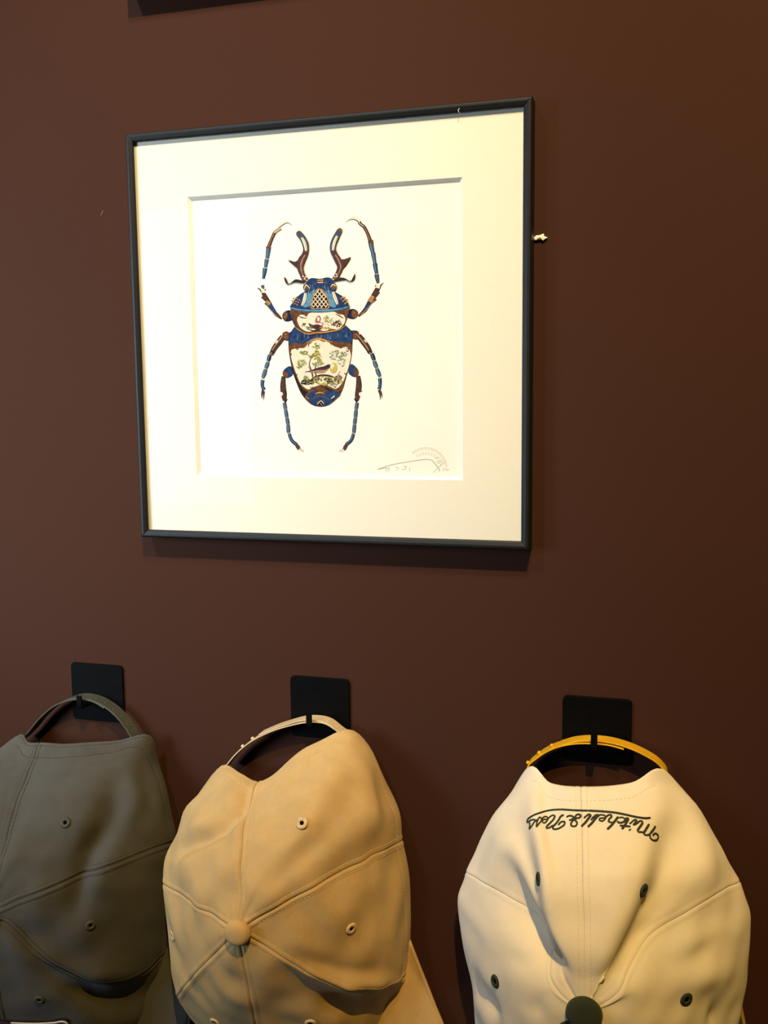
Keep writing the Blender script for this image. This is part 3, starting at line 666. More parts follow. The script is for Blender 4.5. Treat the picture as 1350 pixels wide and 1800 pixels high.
    def seam_line(s, k, off, t0=.10, t1=1.0):
        """points and normals running beside seam k at a signed distance"""
        P, N = [], []; n6 = NP * 6
        for j in range(int(t0 * NT), int(t1 * NT)):
            b = k * NP
            if off > 0: c = s.cum[b:b + NP // 2 + 1, j] - s.cum[b, j]; ids = np.arange(b, b + NP // 2 + 1)
            else:
                ids = np.arange(b, b - NP // 2 - 1, -1); c = np.concatenate([[0], np.cumsum([s.arc[i - 1, j] for i in ids[:-1]])])
            if c[-1] < abs(off): continue
            f = np.interp(abs(off), c, np.arange(len(c))); i0 = int(f); i1 = min(i0 + 1, len(c) - 1); w_ = f - i0
            P.append(s.G[ids[i0] % n6, j] * (1 - w_) + s.G[ids[i1] % n6, j] * w_); N.append(s.N[ids[i0] % n6, j])
        return np.array(P), np.array(N)

    def rim_line(s, u0, u1, off):
        """points running along the rim (u0..u1, may wrap) at a distance from the edge"""
        P, N = [], []; n6 = NP * 6
        U = s.U; i0 = int(np.searchsorted(U, u0 % 6)); i1 = int(np.searchsorted(U, u1 % 6))
        if i1 <= i0: i1 += n6
        for i in range(i0, i1):
            i %= n6
            j = np.interp(off, s.E[i][::-1], np.arange(NT)[::-1]); a = int(j); w_ = j - a; b = min(a + 1, NT - 1)
            P.append(s.G[i, a] * (1 - w_) + s.G[i, b] * w_); N.append(s.N[i, a])
        return np.array(P), np.array(N)

def dashes(lines, length=.0025, gap=.0011, r=.00026):
    V, F = [], []
    for P, N in lines:
        if len(P) < 4: continue
        t = np.concatenate([[0], np.cumsum(np.linalg.norm(np.diff(P, axis=0), axis=1))])
        x = 0.0
        while x + length < t[-1]:
            q = [np.array([np.interp(x + length * f, t, P[:, a]) for a in range(3)]) for f in (0, .5, 1)]
            n = np.array([np.interp(x + length * .5, t, N[:, a]) for a in range(3)]); n /= np.linalg.norm(n) + 1e-12
            T = q[2] - q[0]; T /= np.linalg.norm(T) + 1e-12; B = np.cross(T, n); k = len(V)
            for p, hgt in zip(q, (.0, .00022, .0)):
                V += [p + B * r, p - B * r, p - B * r * .6 + n * (hgt + .0002), p + B * r * .6 + n * (hgt + .0002)]
            for a in (0, 4):
                for j in range(4): F.append((k + a + j, k + a + (j + 1) % 4, k + a + 4 + (j + 1) % 4, k + a + 4 + j))
            F += [(k, k + 3, k + 2, k + 1), (k + 8, k + 9, k + 10, k + 11)]
            x += length + gap
    return V, F

def stroke_on(crown, pts, wpx, n=None, lift=.0004, height=.0006):
    """raised embroidery: pts measured on the photo, laid on the crown's cloth"""
    A = catmull([(x, y, 0) for x, y in pts], n or max(4, len(pts) * 5))
    H = [crown.hit(x, y) for x, y, _ in A]; H = [h for h in H if h is not None]
    if len(H) < 3: return [], []
    P = np.array([p + nn * lift for p, nn in H]); N = np.array([nn for _, nn in H])
    for _ in range(2): N[1:-1] = (N[:-2] + N[1:-1] * 2 + N[2:]) / 4
    r = wpx * np.linalg.norm(P.mean(axis=0) - CAM) / FPX / 2
    m = len(P); R = np.full(m, r); R[0] *= .7; R[-1] *= .7
    return tube(P, R, 8, flat=(N, min(1.0, height / r)))

def ring_on(p, n, r, tube_r, k=20, s=8, squash=.6):
    n = n / np.linalg.norm(n); a = np.cross(n, [0, 0, 1.0]); a /= np.linalg.norm(a); b = np.cross(n, a)
    V, F = [], []
    for i in range(k):
        t = 2 * math.pi * i / k; c = a * math.cos(t) + b * math.sin(t)
        for j in range(s):
            q = 2 * math.pi * j / s; V.append(p + c * (r + tube_r * math.cos(q)) + n * tube_r * squash * math.sin(q))
    for i in range(k):
        for j in range(s):
            F.append((i * s + j, ((i + 1) % k) * s + j, ((i + 1) % k) * s + (j + 1) % s, i * s + (j + 1) % s))
    return V, F

def disc_on(p, n, r, k=16):
    n = n / np.linalg.norm(n); a = np.cross(n, [0, 0, 1.0]); a /= np.linalg.norm(a); b = np.cross(n, a)
    return [p] + [p + r * (a * math.cos(t) + b * math.sin(t)) for t in [2 * math.pi * i / k for i in range(k)]], [(0, 1 + i, 1 + (i + 1) % k) for i in range(k)]

hole_m = mat('eyelet_hole', (.003, .0028, .0025, 1), 1.0, (200, .1), spec=0.0)
def eyelets(crown, spots, r, m, parent):
    for x, y in spots:
        h = crown.hit(x, y)
        if h is None: continue
        p, n = h
        hs = [crown.hit(x + a, y + b) for a, b in ((4, 0), (-4, 0), (0, 4), (0, -4))]
        n = np.mean([q[1] for q in hs if q is not None] + [n], axis=0); n /= np.linalg.norm(n)
        o = obj('eyelet', *ring_on(p + n * .0004, n, r * .66, r * .36), m, parent, smooth=True)
        obj('eyelet_hole', *disc_on(p + n * .0007, n, r * .42), hole_m, o)

def top_button(crown, r, hgt, m, parent):
    p = crown.G[:, 4].mean(axis=0); n = crown.N[:, 8].mean(axis=0); n /= np.linalg.norm(n)
    p = crown.button * .5 + p * .5
    a = np.cross(n, [0, 0, 1.0]); a /= np.linalg.norm(a); b = np.cross(n, a); V, F = [], []
    prof = [(.92, -.25), (1.0, .05), (1.0, .32), (.93, .60), (.78, .82), (.52, .95), (.25, 1.0)]; k = 32
    for q, z in prof:
        for i in range(k):
            t = 2 * math.pi * i / k; V.append(p + (a * math.cos(t) + b * math.sin(t)) * q * r + n * z * hgt)
    for q in range(len(prof) - 1):
        for i in range(k): F.append((q * k + i, q * k + (i + 1) % k, (q + 1) * k + (i + 1) % k, (q + 1) * k + i))
    V.append(p + n * hgt * 1.01); F += [((len(prof) - 1) * k + i, (len(prof) - 1) * k + (i + 1) % k, len(V) - 1) for i in range(k)]
    o = obj('top_button', V, F, m, parent, smooth=True)
    bm = bmesh.new(); bm.from_mesh(o.data); bmesh.ops.recalc_face_normals(bm, faces=bm.faces); bm.to_mesh(o.data); bm.free()
    ly = o.data.uv_layers.new(name='cloth')
    for lp in o.data.loops:
        q = np.array(o.data.vertices[lp.vertex_index].co) - p; ly.data[lp.index].uv = (q @ a, q @ b)
    return o

def sweatband(crown, m, parent, u0=.62, u1=5.70, depth=.030, inset=.0045):
    U = crown.U; ids = [i for i in range(len(U)) if u0 < U[i] < u1][::3]; V, F = [], []; nj = 6
    for i in ids:
        for j in range(nj):
            e = .002 + depth * j / (nj - 1); jj = int(np.interp(e, crown.E[i][::-1], np.arange(NT)[::-1]))
            V.append(crown.G[i, jj] - crown.N[i, jj] * inset)
    for i in range(len(ids) - 1):
        for j in range(nj - 1): F.append((i * nj + j, i * nj + j + 1, (i + 1) * nj + j + 1, (i + 1) * nj + j))
    o = obj('sweatband', V, F, m, parent, smooth=True)
    sd = o.modifiers.new('thickness', 'SOLIDIFY'); sd.thickness = .0010; sd.offset = 0
    return o

def visor(Rp, Lp, bulge, length, m, parent, mid_d=.034, edge_d=.010, sag=.035, edge_m=None):
    """curved brim between two rim corners, hanging down beside the wall"""
    R, L = at(*Rp), at(*Lp); c = (R + L) / 2; ax = R - L; ax[1] = 0; W = np.linalg.norm(ax) / 2; ax /= 2 * W
    dn = np.array([ax[2], 0, -ax[0]]); dn = dn if dn[2] < 0 else -dn
    half = [(W, 0), (W + bulge * .45, length * .22), (W + bulge, length * .5), ((W + bulge) * .93, length * .78), (W * .62, length * .96), (0, length)]
    o_ = catmull([(a, b, 0) for a, b in half] + [(-a, b, 0) for a, b in half[-2::-1]], 61)[:, :2]
    V, F = [], []; nv = 14; n = len(o_)
    for i, (a, b) in enumerate(o_):
        f = 1 - 2 * i / (n - 1); ra = W * f; rb = sag * (1 - f * f)
        for j in range(nv):
            v = j / (nv - 1); x = ra + (a - ra) * v; y = rb + (b - rb) * v
            d = edge_d + (mid_d - edge_d) * max(0, 1 - (x / (W + bulge)) ** 2)
            p = c + ax * x + dn * y; V.append((p[0], -d, p[2]))
    F = [(i * nv + j, (i + 1) * nv + j, (i + 1) * nv + j + 1, i * nv + j + 1) for i in range(n - 1) for j in range(nv - 1)]
    o = obj('visor', V, F, m, parent, smooth=True)
    ly = o.data.uv_layers.new(name='cloth')
    for lp in o.data.loops:
        q = o.data.vertices[lp.vertex_index].co; ly.data[lp.index].uv = (q[0], q[2])
    sd = o.modifiers.new('thickness', 'SOLIDIFY'); sd.thickness = .0036; sd.offset = 0
    E_ = [np.array(V[i * nv + nv - 1]) for i in range(n)]
    obj('visor_edge', *tube(E_, .0022, 8), edge_m or m, o, smooth=True)
    return o

def strap(pts, df, m, parent, width=.0145, thick=.0013, lift=0.0, pegs=(), holes=()):
    """flat plastic band; pts measured along its near edge, the band runs back towards the wall"""
    A = catmull([at(x, y, df if len(r) == 0 else r[0]) for x, y, *r in pts], 40)
    T = np.gradient(A, axis=0); N = np.cross(T, [0, 1, 0]); N /= np.linalg.norm(N, axis=1)[:, None]
    if N[20][2] < 0: N = -N
    V, F = [], []
    for p, n in zip(A + N * lift, N):
        for a, b in ((.0004, 0), (width - .0004, 0), (width, .0003), (width, thick - .0003), (width - .0004, thick), (width * .5, thick), (.0004, thick), (0, thick - .0003), (0, .0003)):
            V.append(p + np.array([0, a, 0]) + n * b)
    k = 9
    for i in range(len(A) - 1):
        for j in range(k): F.append((i * k + j, i * k + (j + 1) % k, (i + 1) * k + (j + 1) % k, (i + 1) * k + j))
    F += [tuple(range(k))[::-1], tuple(len(V) - k + j for j in range(k))]
    o = obj('snap_strap', V, F, m, parent)
    for f in pegs:
        i = int(f * 39); q = A[i] + N[i] * (lift + thick) + np.array([0, width / 2, 0])
        obj('snap_peg', *tube([q - N[i] * .0003, q + N[i] * .0016, q + N[i] * .0022], [.0017, .0017, .0010], 12), m, o, smooth=True)
    for f in holes:
        i = int(f * 39); q = A[i] + N[i] * (lift + thick) + np.array([0, width / 2, 0])
        obj('snap_hole', *ring_on(q, N[i], .0017, .0005, 16, 6), m, o, smooth=True)
    return o

def hat(name_label, crown, base, m, stitch_m, group='caps hanging on the wall'):
    t = thing('baseball_cap', name_label, 'cap', base, group)
    for k in range(6): crown.panel(k, m, t)
    return t

# ---- tan cap
tan = cloth('tan_twill', (.54, .365, .160, 1), .10, .42)
tan_lt = mat('tan_thread', (.56, .41, .22, 1), .8, (300, .2)); tan_st = mat('tan_stitching', (.36, .24, .12, 1), .85, (300, .25))
tan_pl = mat('tan_plastic', (.60, .47, .30, 1), .35, (60, .08))
navy = mat('dark_sweatband', (.018, .016, .022, 1), .85, (200, .2))
B = (418, 1637, .134)
tanc = Crown(B, [
    (0.0, [(421, 1580, .128), (424, 1500, .113), (432, 1430, .085), (453, 1372, .048)]),
    (0.3, [(446, 1552, .125), (488, 1445, .098), (530, 1355, .060), (547, 1309, .035)]),
    (0.5, [(460, 1558, .125), (552, 1432, .095), (606, 1330, .048), (622, 1285, .019)]),
    (0.62, [(470, 1564, .125), (575, 1458, .090), (645, 1352, .042), (654, 1318, .008)]),
    (0.8, [(482, 1575, .125), (596, 1490, .090), (676, 1428, .045), (697, 1416, .007)]),
    (1.0, [(445, 1620, .131), (500, 1588, .121), (600, 1536, .092), (675, 1496, .045), (711, 1477, .006)]),
    (1.5, [(500, 1635, .122), (600, 1630, .095), (690, 1610, .045), (722, 1600, .006)]),
    (2.0, [(480, 1672, .124), (560, 1718, .103), (640, 1741, .072), (695, 1728, .034), (716, 1710, .008)]),
    (2.15, [(478, 1682, .123), (570, 1738, .094), (650, 1764, .052), (696, 1756, .020), (708, 1742, .008)]),
    (2.5, [(450, 1690, .126), (540, 1780, .090), (620, 1835, .045), (648, 1850, .008)]),
    (3.0, [(428, 1690, .127), (440, 1750, .112), (455, 1830, .080), (475, 1910, .035), (480, 1935, .008)]),
    (3.5, [(400, 1700, .126), (384, 1750, .108), (368, 1795, .075), (372, 1825, .045), (390, 1840, .012)]),
    (4.0, [(390, 1665, .126), (350, 1705, .106), (320, 1742, .076), (312, 1756, .060), (328, 1764, .035), (346, 1770, .012)]),
    (4.5, [(378, 1645, .126), (335, 1655, .105), (304, 1668, .075), (300, 1672, .058), (316, 1672, .032), (334, 1672, .010)]),
    (5.0, [(395, 1622, .129), (350, 1596, .113), (310, 1570, .087), (288, 1552, .060), (304, 1546, .034), (322, 1540, .012)]),
    (5.35, [(388, 1600, .126), (345, 1545, .108), (311, 1498, .078), (301, 1485, .055), (313, 1478, .012)]),
    (5.6, [(393, 1585, .125), (372, 1500, .107), (345, 1432, .075), (336, 1412, .048), (350, 1398, .014)]),
    (5.76, [(403, 1580, .126), (394, 1490, .108), (386, 1410, .074), (393, 1345, .024)]),
    (5.88, [(412, 1580, .127), (412, 1490, .111), (414, 1415, .080), (424, 1359, .040)]),
], folds=[
    ([(440, 1385), (420, 1422), (385, 1458), (340, 1485), (300, 1502)], [.001, -.0110, -.0150, -.0125, -.003], 11, 30),
    ([(425, 1372), (400, 1412), (350, 1455), (310, 1475)], [0, .0045, .0055, .0025], 16, 16),
    ([(460, 1660), (540, 1690), (600, 1712), (680, 1712)], [0, -.003, -.004, -.002], 16, 16),
    ([(470, 1668), (540, 1709), (610, 1733), (690, 1726)], [.0, .0030, .0045, .0035], 14, 9),
    ([(470, 1705), (540, 1745), (620, 1768), (690, 1765)], [0, -.003, -.005, -.003], 22, 22),
    ([(655, 1330), (676, 1400), (690, 1470)], [0, -.004, -.001], 13, 13),
    ([(560, 1470), (590, 1540), (585, 1600)], [0, -.0022, 0], 40, 40),
    ([(380, 1680), (340, 1715), (318, 1745)], [0, .0025, .002], 12, 12),
], seed=3, seam=.75, soft=1)
t = hat('tan twill baseball cap hung by its pale strap, middle of the three', tanc, (-.02, -.02, Z0 - .36), tan, tan_st)
L = []
for k in range(6):
    for s_ in (-.0050, .0050): L.append(tanc.seam_line(k, s_))
L += [tanc.rim_line(5.74, .5, .0035), tanc.rim_line(5.72, .56, .0150), tanc.rim_line(.56, 2.2, .0150)]
o = obj('stitching', *dashes(L), tan_lt, t); o['kind'] = 'stuff'
eyelets(tanc, [(531, 1447), (617, 1632), (304, 1645), (546, 1798), (378, 1796)], .0054, tan_lt, t)
top_button(tanc, .0116, .0082, tan, t)
sweatband(tanc, navy, t)
visor((719, 1652, .0085), (395, 1800, .010), -.011, .125, tan, t)
strap([(395, 1352), (412, 1330), (437, 1308), (470, 1290), (510, 1277), (545, 1271), (572, 1274), (588, 1284)], .0200, tan_pl, t, pegs=(.22, .31))
strap([(456, 1296), (500, 1279), (545, 1270), (572, 1275), (592, 1290), (612, 1304)], .0196, tan_pl, t, width=.0148, lift=.0014, holes=(.72, .84))

# ---- cream cap
cream = cloth('cream_cotton', (.80, .725, .59, 1), .05, .22, 700.0, .1)
cream_st = mat('cream_stitching', (.72, .62, .46, 1), .85, (300, .15))
green = mat('dark_green_thread', (.022, .032, .022, 1), .8, (500, .35), (1200, .5))
green_cl = cloth('dark_green_cotton', (.030, .042, .028, 1), .12, .4)
yellow = mat('yellow_plastic', (.72, .40, .015, 1), .32, (60, .08))
gold_cl = cloth('gold_cotton', (.42, .25, .05, 1), .12, .5)
B = (1027, 1780, .130)
creamc = Crown(B, [
    (0.0, [(1029, 1700, .126), (1030, 1600, .108), (1027, 1480, .076), (1022, 1383, .047)]),
    (0.25, [(1055, 1690, .125), (1080, 1590, .106), (1098, 1480, .073), (1108, 1376, .039)]),
    (0.5, [(1076, 1690, .123), (1115, 1600, .103), (1148, 1480, .066), (1173, 1355, .019)]),
    (0.62, [(1072, 1700, .124), (1106, 1640, .112), (1148, 1575, .095), (1196, 1470, .054), (1212, 1400, .018), (1208, 1396, .008)]),
    (0.8, [(1076, 1718, .124), (1108, 1664, .110), (1186, 1585, .086), (1245, 1510, .056), (1262, 1477, .024), (1257, 1476, .008)]),
    (1.0, [(1056, 1768, .129), (1090, 1742, .126), (1107, 1704, .117), (1138, 1654, .103), (1208, 1605, .080), (1272, 1564, .048), (1296, 1551, .022), (1290, 1548, .008)]),
    (1.5, [(1100, 1762, .124), (1200, 1715, .097), (1285, 1665, .058), (1318, 1645, .028), (1309, 1643, .008)]),
    (1.75, [(1092, 1788, .125), (1196, 1768, .100), (1283, 1742, .058), (1311, 1734, .028), (1303, 1734, .008)]),
    (2.0, [(1074, 1818, .125), (1185, 1832, .100), (1272, 1814, .058), (1298, 1803, .028), (1292, 1803, .008)]),
    (2.5, [(1062, 1848, .125), (1150, 1900, .100), (1230, 1930, .060), (1250, 1925, .020), (1245, 1920, .008)]),
    (3.0, [(1027, 1850, .125), (1027, 1930, .100), (1027, 1990, .060), (1027, 2010, .020), (1027, 2008, .008)]),
    (3.5, [(992, 1848, .125), (905, 1900, .100), (850, 1920, .060), (838, 1900, .020), (842, 1895, .008)]),
    (4.0, [(980, 1818, .125), (900, 1832, .100), (848, 1822, .062), (836, 1812, .034), (844, 1810, .008)]),
    (4.25, [(962, 1786, .125), (890, 1775, .102), (842, 1756, .064), (831, 1752, .036), (840, 1750, .008)]),
    (4.5, [(965, 1752, .125), (900, 1710, .104), (842, 1668, .068), (811, 1642, .036), (820, 1640, .008)]),
    (5.0, [(1000, 1762, .129), (966, 1722, .123), (952, 1672, .113), (930, 1628, .100), (880, 1577, .077), (836, 1543, .048), (820, 1533, .026), (829, 1530, .008)]),
    (5.2, [(985, 1722, .125), (966, 1655, .113), (926, 1585, .097), (872, 1485, .058), (849, 1470, .026), (857, 1470, .008)]),
    (5.38, [(985, 1705, .123), (945, 1585, .102), (907, 1455, .060), (884, 1412, .022), (892, 1406, .008)]),
    (5.5, [(988, 1697, .124), (962, 1580, .104), (938, 1450, .066), (922, 1353, .019)]),
    (5.75, [(1004, 1690, .125), (993, 1590, .106), (975, 1480, .073), (968, 1376, .039)]),
], folds=[
    ([(878, 1495), (903, 1555), (930, 1610), (960, 1666), (998, 1714)], [-.001, -.012, -.019, -.017, -.001], 13, 34),
    ([(918, 1410), (930, 1480), (945, 1540), (953, 1600)], [-.002, -.007, -.008, 0], 8, 9),
    ([(1188, 1395), (1165, 1490), (1130, 1590), (1095, 1660), (1064, 1716)], [-.003, -.008, -.011, -.006, -.001], 46, 13),
    ([(1290, 1640), (1240, 1675), (1180, 1705)], [0, -.0045, 0], 16, 16),
    ([(1310, 1690), (1250, 1715), (1180, 1735)], [0, .004, 0], 20, 20),
    ([(1262, 1768), (1258, 1790), (1262, 1815)], [-.003, -.007, -.004], 12, 12),
    ([(838, 1738), (852, 1755), (866, 1778), (880, 1792)], [-.011, -.010, -.007, 0], 8, 8),
    ([(860, 1676), (900, 1690), (940, 1700)], [0, -.003, 0], 16, 16),
    ([(955, 1740), (945, 1770), (960, 1790)], [0, -.003, 0], 14, 14),
], tent=([(915, 1385), (927, 1460), (948, 1545), (968, 1635), (1003, 1722)], [(1192, 1385), (1170, 1460), (1142, 1560), (1098, 1655), (1058, 1722)], [.002, .009, .015, .009, 0], 22), wrinkle=.0007, seed=5, seam=.32, soft=3)
t = hat('cream cotton baseball cap with dark green button, script and yellow strap', creamc, (.245, -.02, Z0 - .36), cream, cream_st)
L = []
for s_ in (-.0045, .0045): L.append(creamc.seam_line(0, s_))
L += [creamc.rim_line(5.52, .48, .0150)]
o = obj('stitching', *dashes(L, .0022, .0013, .00020), cream_st, t); o['kind'] = 'stuff'
eyelets(creamc, [(947, 1545), (1131, 1565), (871, 1725), (1206, 1756)], .0056, green, t)
top_button(creamc, .0143, .0070, green_cl, t)['label'] = 'dark green fabric button'
sweatband(creamc, navy, t)
visor((1297, 1752, .0085), (846, 1760, .0085), .001, .10, green_cl, t, edge_m=gold_cl)
strap([(930, 1372), (928, 1351), (945, 1334), (975, 1317), (1005, 1310), (1040, 1309), (1070, 1312), (1096, 1319)], .0200, yellow, t, pegs=(.14, .27, .39))['label'] = 'yellow plastic snap strap'
strap([(986, 1316), (1010, 1309), (1040, 1307), (1070, 1310), (1100, 1318), (1130, 1331), (1158, 1350), (1167, 1362), (1164, 1382)], .0196, yellow, t, width=.0148, lift=.0014)['label'] = 'yellow plastic snap strap'
# chain-stitched script (upside down, as the cap hangs): two photo crops, scale 9.643
ta = lambda X, Y: (1030 + X / 9.643, 1415 + Y / 9.643)
tb = lambda X, Y: (915 + X / 9.643, 1415 + Y / 9.643)
SCRIPT = [(tb, 24, [(115, 298), (125, 250), (200, 190), (300, 145), (420, 108), (560, 84), (700, 78), (900, 90), (1150, 97)]), (ta, 28, [(40, 97), (300, 112), (500, 132), (700, 172), (900, 214), (1010, 226), (1092, 218)]),
    (ta, 30, [(1172, 358), (1132, 425), (1088, 482)]), (ta, 24, [(1088, 482), (1078, 530), (1105, 580), (1150, 602), (1195, 588), (1218, 545), (1200, 495), (1165, 482), (1135, 505), (1130, 524)]),
    (ta, 30, [(1068, 325), (1020, 405), (975, 478)]), (ta, 24, [(975, 478), (1000, 508), (1040, 512), (1088, 485)]), (ta, 30, [(962, 300), (930, 350), (890, 405), (872, 440)]), (ta, 24, [(872, 440), (895, 460), (940, 460), (985, 478)]),
    (ta, 22, [(962, 305), (945, 275), (910, 275), (870, 310), (805, 345)]), (ta, 26, [(860, 255), (835, 300), (800, 345)]), (ta, 20, [(860, 255), (835, 250), (800, 268), (755, 310), (735, 320)]), (ta, 36, [(738, 415), (745, 424), (752, 432)]),
    (ta, 30, [(722, 228), (680, 310), (640, 370), (610, 412)]), (ta, 26, [(572, 352), (660, 358), (756, 368)]), (ta, 20, [(722, 228), (690, 225), (650, 255)]), (ta, 26, [(648, 228), (672, 248), (640, 285), (590, 304), (550, 296), (532, 276)]), (ta, 20, [(648, 228), (610, 212), (560, 222)]),
    (ta, 30, [(548, 200), (490, 275), (420, 360), (360, 415)]), (ta, 24, [(480, 300), (430, 298), (385, 280), (395, 240), (432, 200), (425, 172), (395, 170), (330, 215)]),
    (ta, 20, [(326, 224), (276, 224), (230, 238), (233, 262), (262, 275), (308, 256), (333, 215), (315, 180), (270, 170), (205, 172)]), (ta, 30, [(215, 172), (150, 245), (90, 320), (30, 375)]), (ta, 22, [(215, 172), (170, 172), (120, 215), (85, 260)]),
    (tb, 22, [(1340, 190), (1300, 185), (1240, 215), (1205, 225)]), (tb, 30, [(1195, 170), (1140, 245), (1090, 310), (1030, 368)]), (tb, 22, [(1195, 185), (1165, 158), (1125, 178), (1078, 225)]),
    (tb, 24, [(782, 208), (812, 190), (855, 185), (895, 205), (920, 250), (960, 310), (950, 345), (905, 366), (862, 350), (858, 315), (895, 262), (940, 230), (1000, 215), (1020, 185), (995, 162), (955, 168), (925, 205), (880, 242), (825, 262)]),
    (tb, 28, [(735, 172), (690, 190), (645, 262), (585, 335), (548, 370)]), (tb, 24, [(548, 370), (555, 405), (610, 412), (690, 378), (748, 325), (748, 290), (712, 284), (668, 310), (642, 345)]), (tb, 26, [(585, 180), (570, 230), (510, 300), (445, 360)]), (tb, 24, [(445, 360), (438, 392), (480, 390), (550, 345)]), (tb, 20, [(585, 190), (560, 175), (520, 190), (450, 260)]),
    (tb, 19, [(452, 252), (410, 246), (372, 264), (370, 292), (394, 308), (436, 284), (460, 238), (445, 203), (405, 202), (346, 268)]),
    (tb, 20, [(345, 275), (352, 230), (325, 212), (295, 250), (278, 310), (275, 372), (300, 335), (345, 280)]), (tb, 20, [(275, 290), (240, 252), (195, 255), (152, 278), (165, 330), (155, 402), (205, 345), (262, 265), (300, 250)]), (tb, 18, [(152, 278), (125, 290), (112, 298)])]
o = obj('embroidered_script', *join([stroke_on(creamc, [f(*q) for q in p], w_ / 9.643 * 1.28) for f, w_, p in SCRIPT]), green, t, smooth=True)
o['label'] = 'dark green script embroidered upside down on the back'
obj('front_embroidery', *stroke_on(creamc, [(985, 1803), (993, 1798), (1003, 1795)], 6), green, t, smooth=True)

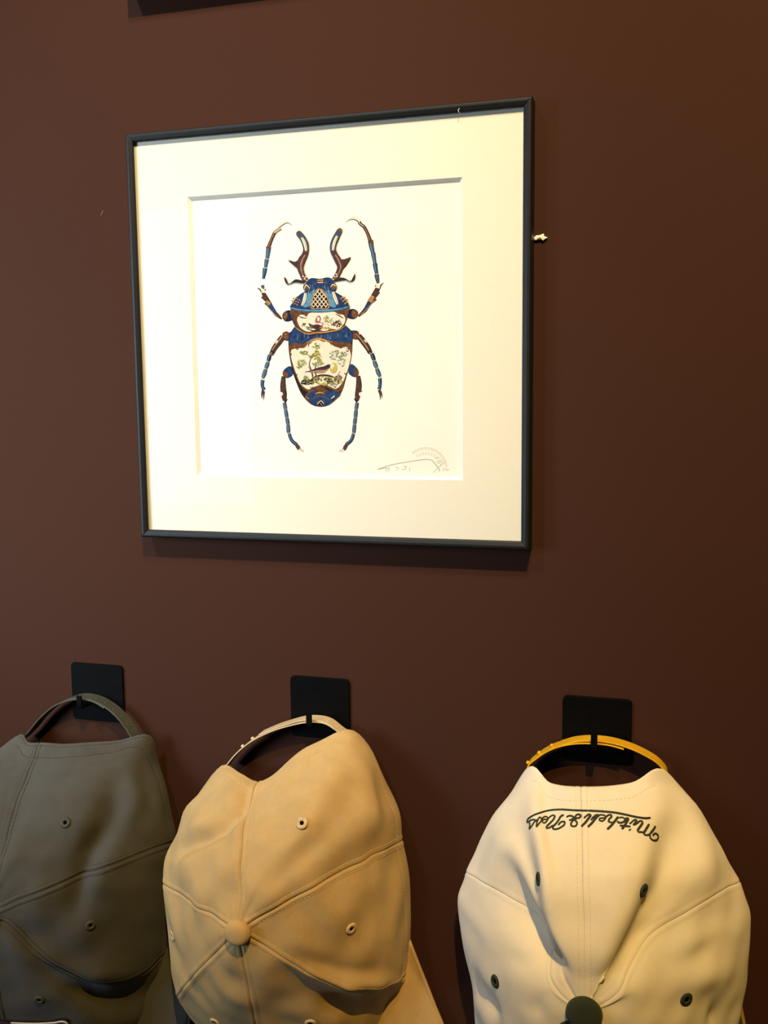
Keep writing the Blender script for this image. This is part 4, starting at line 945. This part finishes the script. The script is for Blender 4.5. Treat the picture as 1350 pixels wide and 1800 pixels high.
# ---- dark grey cap
grey = cloth('charcoal_twill', (.070, .069, .062, 1), .14, .38, 600.0)
grey_st = mat('charcoal_stitching', (.030, .027, .022, 1), .85, (300, .3)); grey_lt = mat('charcoal_thread', (.05, .05, .04, 1), .8, (300, .2))
grey_pl = mat('grey_plastic', (.070, .078, .066, 1), .33, (60, .10)); olive_in = mat('brown_lining', (.06, .032, .014, 1), .85, (100, .2))
B = (-27, 1612, .134)
greyc = Crown(B, [
    (0.0, [(-12, 1550, .128), (3, 1495, .115), (30, 1412, .085), (70, 1306, .045)]),
    (0.2, [(2, 1544, .127), (60, 1440, .100), (104, 1362, .070), (131, 1308, .044)]),
    (0.35, [(12, 1549, .126), (98, 1440, .098), (165, 1352, .060), (204, 1301, .032)]),
    (0.5, [(20, 1553, .126), (128, 1453, .096), (216, 1355, .050), (264, 1292, .018)]),
    (0.63, [(26, 1558, .126), (152, 1464, .092), (252, 1380, .042), (280, 1335, .006)]),
    (0.8, [(32, 1566, .126), (170, 1488, .090), (265, 1435, .045), (299, 1418, .006)]),
    (1.0, [(20, 1587, .130), (90, 1560, .117), (180, 1526, .093), (260, 1496, .055), (309, 1477, .006)]),
    (1.5, [(50, 1612, .125), (170, 1610, .097), (262, 1590, .050), (307, 1572, .006)]),
    (2.0, [(10, 1623, .130), (60, 1668, .118), (120, 1708, .101), (180, 1728, .080), (250, 1712, .042), (297, 1668, .008)]),
    (2.2, [(27, 1664, .128), (116, 1728, .096), (205, 1758, .056), (262, 1742, .022), (282, 1725, .008)]),
    (2.5, [(12, 1676, .127), (106, 1760, .097), (200, 1812, .052), (240, 1805, .022), (250, 1798, .008)]),
    (3.0, [(-18, 1680, .126), (-5, 1760, .108), (15, 1850, .075), (40, 1920, .030), (45, 1935, .008)]),
    (3.5, [(-45, 1690, .124), (-58, 1770, .100), (-68, 1850, .060), (-58, 1870, .030), (-48, 1870, .010)]),
    (4.0, [(-48, 1650, .123), (-75, 1690, .095), (-90, 1725, .055), (-85, 1730, .030), (-72, 1730, .008)]),
    (4.5, [(-55, 1625, .123), (-82, 1635, .092), (-97, 1642, .055), (-92, 1642, .030), (-75, 1640, .008)]),
    (5.0, [(-50, 1590, .123), (-75, 1560, .097), (-92, 1535, .060), (-88, 1530, .035), (-70, 1525, .008)]),
    (5.35, [(-45, 1560, .123), (-62, 1480, .098), (-70, 1420, .062), (-64, 1405, .035), (-48, 1395, .010)]),
    (5.6, [(-36, 1550, .124), (-36, 1460, .102), (-32, 1370, .067), (-26, 1338, .040), (-10, 1326, .014)]),
    (5.76, [(-28, 1550, .126), (-12, 1460, .105), (8, 1372, .070), (37, 1290, .024)]),
    (5.88, [(-20, 1550, .127), (-2, 1478, .109), (20, 1392, .078), (47, 1303, .038)]),
], folds=[
    ([(222, 1312), (208, 1372), (190, 1440), (160, 1500), (142, 1560), (134, 1600), (130, 1635)], [-.003, -.0085, -.0120, -.0130, -.0110, -.006, 0], 15, 24),
    ([(200, 1340), (165, 1440), (120, 1500)], [0, .0045, 0], 26, 26),
    ([(232, 1330), (236, 1400), (224, 1470)], [.001, .0075, 0], 14, 18),
    ([(240, 1312), (258, 1370), (272, 1440)], [-.001, -.0075, 0], 13, 13),
    ([(40, 1650), (100, 1690), (160, 1712), (220, 1708)], [0, .0035, .0045, .002], 14, 10),
    ([(60, 1640), (120, 1676), (180, 1690)], [0, -.0025, 0], 18, 18),
    ([(60, 1700), (120, 1735), (190, 1752), (250, 1735)], [0, -.002, -.003, -.002], 20, 20),
], seed=11)
t = hat('dark grey baseball cap hung by its grey strap, cut off by the left edge', greyc, (-.268, -.02, Z0 - .36), grey, grey_st)
L = []
for k in range(6):
    for s_ in (-.0048, .0048): L.append(greyc.seam_line(k, s_))
for s_ in (0.0008,): L.append(greyc.seam_line(0, s_)); L.append(greyc.seam_line(1, s_))
L += [greyc.rim_line(5.74, .5, .0035), greyc.rim_line(5.72, .56, .0150), greyc.rim_line(.56, 2.2, .0150)]
o = obj('stitching', *dashes(L, .0027, .0008, .00030), grey_st, t); o['kind'] = 'stuff'
eyelets(greyc, [(115, 1446), (159, 1626), (69, 1757)], .0050, grey_lt, t)
top_button(greyc, .0110, .0080, grey, t)
sweatband(greyc, olive_in, t)
visor((298, 1664, .0085), (-62, 1738, .010), .003, .105, grey, t)
strap([(34, 1304), (48, 1290), (70, 1264), (98, 1241), (135, 1231), (160, 1234), (182, 1246)], .0200, grey_pl, t, width=.0160)
strap([(106, 1240), (135, 1231), (160, 1235), (190, 1252), (213, 1276), (230, 1304), (236, 1318)], .0196, grey_pl, t, width=.0162, lift=.0014, holes=(.20, .36, .47, .58, .69, .79))
white_th = mat('white_thread', (.62, .60, .58, 1), .8, (500, .1), (1200, .5)); maroon = mat('maroon_patch', (.05, .012, .022, 1), .8, (300, .2), (900, .5)); blk = mat('black_thread', (.008, .008, .009, 1), .85, (300, .2))
obj('front_patch', *join([stroke_on(greyc, [(-30, 1806), (0, 1803), (30, 1806), (60, 1810), (100, 1812)], 24)]), maroon, t, smooth=True)
o = obj('patch_outline', *join([stroke_on(greyc, [(-20, 1789), (10, 1792), (50, 1793.5), (90, 1793), (116, 1790), (122, 1794)], 5, lift=.0008)]), blk, t, smooth=True)
o = obj('patch_edge', *join([stroke_on(greyc, [(20, 1796), (60, 1797.5), (95, 1796), (114, 1794.5), (119, 1797), (114, 1801), (104, 1806)], 4, lift=.0013)]), white_th, t, smooth=True)
o['label'] = 'pale raised edge of the front emblem'
